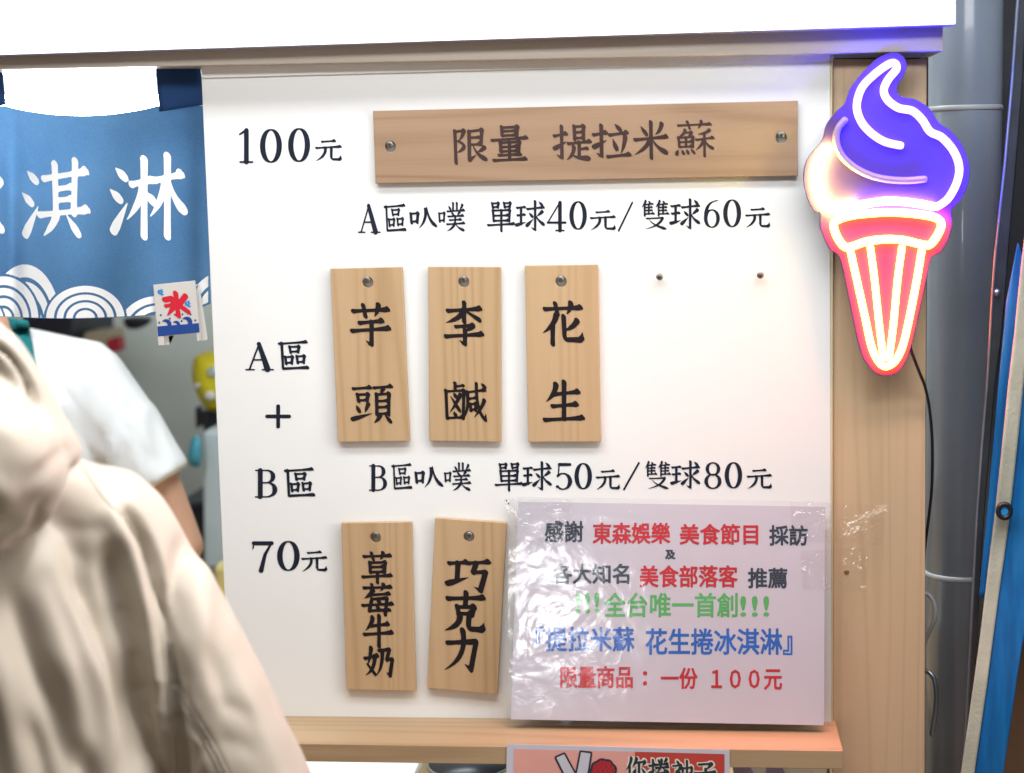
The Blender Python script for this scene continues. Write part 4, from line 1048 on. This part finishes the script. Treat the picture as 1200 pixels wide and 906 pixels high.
def hand(bm, wrist, fwd, up, side):
    """palm, four unequal curled fingers and a thumb from the side of the palm"""
    f, u = Vector(fwd).normalized(), Vector(up).normalized(); s = f.cross(u).normalized()*side; wv = Vector(wrist)
    hull_capsule(bm, wv, .024, wv+f*.05, .027); 
    for k in (-1, 0, 1): hull_capsule(bm, wv+f*.02+s*k*.016, .015, wv+f*.085+s*k*.024, .013)
    for k, L in enumerate((.068, .078, .073, .056)):
        p0 = wv+f*.088+s*(k-1.5)*.0205; p1 = p0+(f*.9-u*.35)*L*.45; p2 = p1+(f*.5-u*.8)*L*.32; p3 = p2+(f*.05-u*1)*L*.26
        hull_capsule(bm, p0, .0095, p1, .009, 8); hull_capsule(bm, p1, .009, p2, .008, 8); hull_capsule(bm, p2, .008, p3, .007, 8)
    t0 = wv+f*.025-s*.026; t1 = t0+(f*.6-s*.6-u*.2)*.045; t2_ = t1+(f*.9-s*.2-u*.3)*.035
    hull_capsule(bm, t0, .014, t1, .0105, 8); hull_capsule(bm, t1, .0105, t2_, .008, 8)

# ---- worker behind the curtain
WY = 0.60
A = lambda x, y, d=0.0: at(x, y, WY+d)
wk = thing('person', 'stall worker in a white short-sleeved T-shirt with a teal apron strap, behind the curtain', 'person', (A(-10, 600).x, WY, 0))
bm = bmesh.new()
z = lambda y: A(-10, y).z
wx = A(-10, 400).x
ellipsoid(bm, A(-10, 262), (.074, .092, .112)); hull_capsule(bm, A(-10, 300), .052, A(-12, 395), .056)
ellipsoid(bm, A(-10, 275, -.095), (.012, .018, .016))
for e_ in (-62, 42): ellipsoid(bm, A(e_, 268), (.010, .02, .03))
rings(bm, [((wx, WY, z(1040)), .15, .10), ((wx, WY, z(800)), .165, .11), ((wx, WY, z(560)), .185, .115), ((wx, WY, z(450)), .16, .10), ((wx, WY, z(405)), .08, .07)])
for sd in (1, -1):
    mx_ = lambda x: -10+sd*(x+10)
    hull_capsule(bm, A(mx_(110), 452), .05, A(mx_(172), 540), .044); hull_capsule(bm, A(mx_(172), 540), .044, A(mx_(214), 640), .036)
    hull_capsule(bm, A(mx_(214), 640), .037, A(mx_(120), 760, -.17), .027)
    hand(bm, A(mx_(118), 764, -.175), (-.55*sd, -.8, -.15), (0, 0, 1), sd)
V, N, Fc = fuse(bm, .007, 6); put('body', V, Fc, 'skin', wk, smooth=True)
bm = bmesh.new(); ellipsoid(bm, A(-10, 248, .012), (.082, .098, .105)); V, N, Fc = fuse(bm, .008, 3)
hd = V; keep = [f for f in Fc if not all((V[i][1] < WY-.045 and V[i][2] < A(-10, 232).z) or V[i][2] < A(-10, 300).z for i in f)]
put('hair', V, keep, 'hair', wk, smooth=True)
bm = bmesh.new()
rings(bm, [((wx, WY, z(1080)), .185, .125), ((wx, WY, z(800)), .19, .13), ((wx, WY, z(560)), .195, .13), ((wx, WY, z(470)), .185, .12), ((wx, WY, z(425)), .15, .10), ((wx, WY, z(396)), .095, .085)])
for sd in (1, -1):
    mx_ = lambda x: -10+sd*(x+10)
    hull_capsule(bm, A(mx_(22), 420), .052, A(mx_(98), 446), .066); hull_capsule(bm, A(mx_(98), 446), .068, A(mx_(152), 520), .066)
    V_, F_ = tube_data([A(mx_(140), 500), A(mx_(166), 540), A(mx_(183), 566)], [.066, .062, .061], 18, caps=False)
    vs = [bm.verts.new(p) for p in V_]
    for f in F_: bm.faces.new([vs[i] for i in f])
    bm.faces.new(vs[:18]); bm.faces.new(vs[-18:][::-1])
V, N, Fc = fuse(bm, .006, 5); V = V + N*.004
V = creases(V, N, [(a, b2, h*1.1) for a, b2, h in [([(150,480),(160,520),(185,545)], 9, -.004), ([(118,505),(122,560),(130,640)], 8, -.007), ([(100,520),(104,600),(108,680)], 9, .005), ([(60,470),(80,540),(84,640)], 12, -.004), ([(135,520),(142,560),(150,600)], 7, .005), ([(165,560),(160,530),(140,505)], 6, .003), ([(60,400),(90,450),(110,520)], 10, -.003), ([(178,480),(186,520),(196,550)], 7, -.003)]])
put('t_shirt', V, Fc, 'tee_white', wk, smooth=True)
bv = BVHTree.FromPolygons([Vector(p) for p in V], Fc)
def drape(name, quad, nu, nv, off, mat, parent):
    def fn(u, v):
        (ax, ay), (bx, by), (cx_, cy_), (dx, dy) = quad
        x = (ax*(1-u)+bx*u)*(1-v)+(dx*(1-u)+cx_*u)*v; y = (ay*(1-u)+by*u)*(1-v)+(dy*(1-u)+cy_*u)*v
        o_, d_ = ray(x, y); h = bv.ray_cast(o_, d_)[0]
        return (h if h is not None else A(x, y, -.05)) - d_*off
    return grid(name, nu, nv, fn, mat, parent, thick=.004)
drape('apron_strap', [(9, 371), (33, 376), (44, 440), (34, 446)], 8, 20, .006, 'teal_cloth', wk)

# ---- customer seen from behind
JY = -0.60
B = lambda x, y, d=0.0: at(x, y, JY+d)
SX = -125
cu = thing('person', 'customer seen from behind in a pale padded jacket with its hood down, at the counter', 'person', (B(SX, 600).x, JY, 0))
zz = lambda y: B(SX, y).z
sx = B(SX, 600).x
def JX(x, y): return B(x, y).x - B(SX, y).x
bm = bmesh.new()      # body: head, neck, trunk and arms, legs
ellipsoid(bm, B(SX, 262), (.075, .095, .115)); hull_capsule(bm, B(SX, 330), .055, B(SX, 480), .062)
ellipsoid(bm, B(SX, 285, .1), (.013, .018, .018))
for e_ in (-96, 96): ellipsoid(bm, B(SX+e_, 275), (.010, .02, .03))
rings(bm, [((sx, JY, .80), .165, .11), ((sx, JY, zz(1000)), .16, .11), ((sx, JY, zz(700)), .17, .10), ((sx, JY, zz(630)), .15, .08), ((sx, JY, zz(530)), .06, .05)])
for sd in (1, -1):
    hull_capsule(bm, (sx+sd*.085, JY, .82), .085, (sx+sd*.09, JY+.01, .46), .06); hull_capsule(bm, (sx+sd*.09, JY+.01, .46), .058, (sx+sd*.09, JY-.01, .09), .042)
    hull_capsule(bm, (sx+sd*.09, JY-.01, .05), .042, (sx+sd*.10, JY+.17, .035), .034)
    q = lambda x, y, d=0.0: Vector((sx+sd*JX(x, y), JY+d, B(x, y).z))
    hull_capsule(bm, q(60, 640), .034, q(118, 640, .02), .034); hull_capsule(bm, q(118, 640, .02), .034, q(198, 785, .025), .033); hull_capsule(bm, q(198, 785, .025), .033, q(266, 950, .03), .032); hull_capsule(bm, q(266, 950, .03), .032, q(210, 1090, .24), .028)
    hand(bm, q(208, 1091, .245), (-.25*sd, .95, .1), (0, 0, 1), -sd)
V, N, Fc = fuse(bm, .009, 5)
put('body', V, Fc, 'skin', cu, smooth=True)
bm = bmesh.new(); ellipsoid(bm, B(SX, 250, -.012), (.085, .104, .115)); hull_capsule(bm, B(SX, 270, -.05), .07, B(SX, 390, -.055), .05)
V, N, Fc = fuse(bm, .009, 4); put('hair', V, Fc, 'hair', cu, smooth=True)
bm = bmesh.new()
for sd in (1, -1):
    hull_capsule(bm, (sx+sd*.085, JY, .84), .10, (sx+sd*.09, JY+.01, .46), .075); hull_capsule(bm, (sx+sd*.09, JY+.01, .46), .073, (sx+sd*.09, JY-.01, .10), .062)
V, N, Fc = fuse(bm, .012, 3); put('trousers', V, Fc, 'denim', cu, smooth=True)
# padded jacket
bm = bmesh.new()
rings(bm, [((sx, JY, .78), .262, .15), ((sx, JY, zz(1100)), .276, .165), ((sx, JY, zz(930)), .268, .165), ((sx, JY, zz(740)), .252, .16), ((sx, JY, zz(640)), .225, .145), ((sx, JY, zz(585)), .19, .12), ((sx, JY, zz(545)), .13, .09), ((sx, JY, zz(505)), .075, .07)])
for sd in (1, -1):
    q = lambda x, y, d=0.0: Vector((sx+sd*JX(x, y), JY+d, B(x, y).z))
    hull_capsule(bm, q(10, 575), .055, q(118, 618), .060); hull_capsule(bm, q(118, 618, .01), .062, q(198, 780, .02), .064)
    hull_capsule(bm, q(198, 780, .02), .064, q(266, 950, .03), .063); hull_capsule(bm, q(266, 950, .03), .063, q(210, 1085, .22), .050)
V, N, Fc = fuse(bm, .0042, 14)
FOLDS = [
 ([(148,602),(170,640),(184,685),(194,738),(202,805),(211,906),(218,970)], 6.5, -.030),
 ([(134,606),(156,645),(170,690),(180,745),(187,805),(195,910)], 13, .011),
 ([(218,632),(214,668),(208,705),(205,740)], 11, -.016),
 ([(240,650),(236,700),(234,760),(246,820)], 15, .008),
 ([(128,640),(130,680),(150,735),(166,800),(174,880)], 13, -.007),
 ([(96,690),(118,745),(138,800),(150,860),(148,930)], 13, -.014),
 ([(78,690),(100,750),(120,805),(130,870),(128,930)], 14, .010),
 ([(14,700),(36,770),(62,830),(80,900)], 14, -.012),
 ([(50,700),(72,760),(90,820),(100,880)], 13, .008),
 ([(-30,700),(-10,770),(10,840),(24,920)], 18, .010),
 ([(-80,700),(-60,790),(-50,900)], 20, -.012),
 ([(34,850),(48,890),(56,950)], 11, -.010), ([(96,880),(106,920),(110,960)], 10, -.008),
 ([(106,640),(110,680),(118,716)], 9, .006), ([(84,640),(86,672),(92,704)], 9, -.005),
 ([(204,806),(222,838),(243,872),(264,914)], 2.8, -.006), ([(212,803),(232,836),(254,872),(274,912)], 3.4, .004), ([(197,812),(215,846),(235,880),(250,914)], 4, .004),
 ([(262,826),(282,832),(296,846)], 7, -.003), ([(262,870),(280,872),(294,884)], 7, -.003),
 ([(212,862),(222,880),(228,905)], 5, -.005), ([(234,850),(224,868),(214,880)], 4.5, .004), ([(242,884),(234,898),(224,910)], 4.5, .004),
 ([(254,700),(272,745),(290,800),(306,850)], 16, .004), ([(238,760),(254,800),(266,836)], 9, -.004),
 ([(60,612),(90,622),(130,616)], 7, -.004),
]
V = creases(V, N, FOLDS); V = relax(V, Fc, 6)
rg = np.random.RandomState(4)
for _ in range(26):          # small random ripples of the padding
    d = rg.normal(size=3); d /= np.linalg.norm(d); V = V + N*(.00022*np.sin(V @ d*rg.uniform(40, 120)+rg.uniform(0, 6)))[:, None]
jacket = put('jacket', V, Fc, 'jacket_nylon', cu, smooth=True)
jv = BVHTree.FromPolygons([Vector(p) for p in V], Fc)
def seam(px, r):
    P = []
    for p in catmull([(*q, 0) for q in px], 8):
        o_, d_ = ray(p.x, p.y); h = jv.ray_cast(o_, d_)[0]
        if h is not None: P.append(h + d_*r*.35)
    return tube('seam', P, r, 'jacket_nylon', cu, seg=6)
seam([(146,606),(166,640),(178,682),(187,735),(194,790),(201,850),(206,905)], .0016)
seam([(203,806),(221,838),(242,872),(263,914)], .0018)
seam([(208,803),(226,835),(247,869),(268,911)], .0014)
seam([(96,545),(110,566),(126,588),(144,604)], .0014)
bm = bmesh.new()          # the hood lying on the back
ellipsoid(bm, B(-100, 532, -.11), (.143, .095, .098), Matrix.Rotation(math.radians(12), 3, 'Y'))
rim = [(-190,400),(-100,372),(-40,380),(4,414),(30,450),(48,486),(70,530)]
P = [B(x, y, -.085+.012*k/6) for k, (x, y) in enumerate(rim)]
for a_, b2 in zip(P, P[1:]): hull_capsule(bm, a_, .021, b2, .021)
V, N, Fc = fuse(bm, .0044, 14)
V = creases(V, N, [([(-30,396),(0,408),(22,430),(38,458),(54,500)], 4, -.012), ([(-30,420),(-4,432),(18,452),(38,484)], 5, -.007), ([(-20,410),(6,420),(28,446)], 4, .004),
 ([(-60,470),(0,500),(50,545)], 22, .005), ([(40,560),(60,540),(84,525)], 10, -.004), ([(-60,600),(0,610),(50,590)], 16, -.006), ([(10,640),(40,620),(52,588)], 5, -.008), ([(-80,540),(-20,560),(20,600)], 14, .004)])
for _ in range(14):
    d = rg.normal(size=3); d /= np.linalg.norm(d); V = V + N*(.00035*np.sin(V @ d*rg.uniform(30, 90)+rg.uniform(0, 6)))[:, None]
put('hood', V, Fc, 'jacket_nylon', cu, smooth=True)
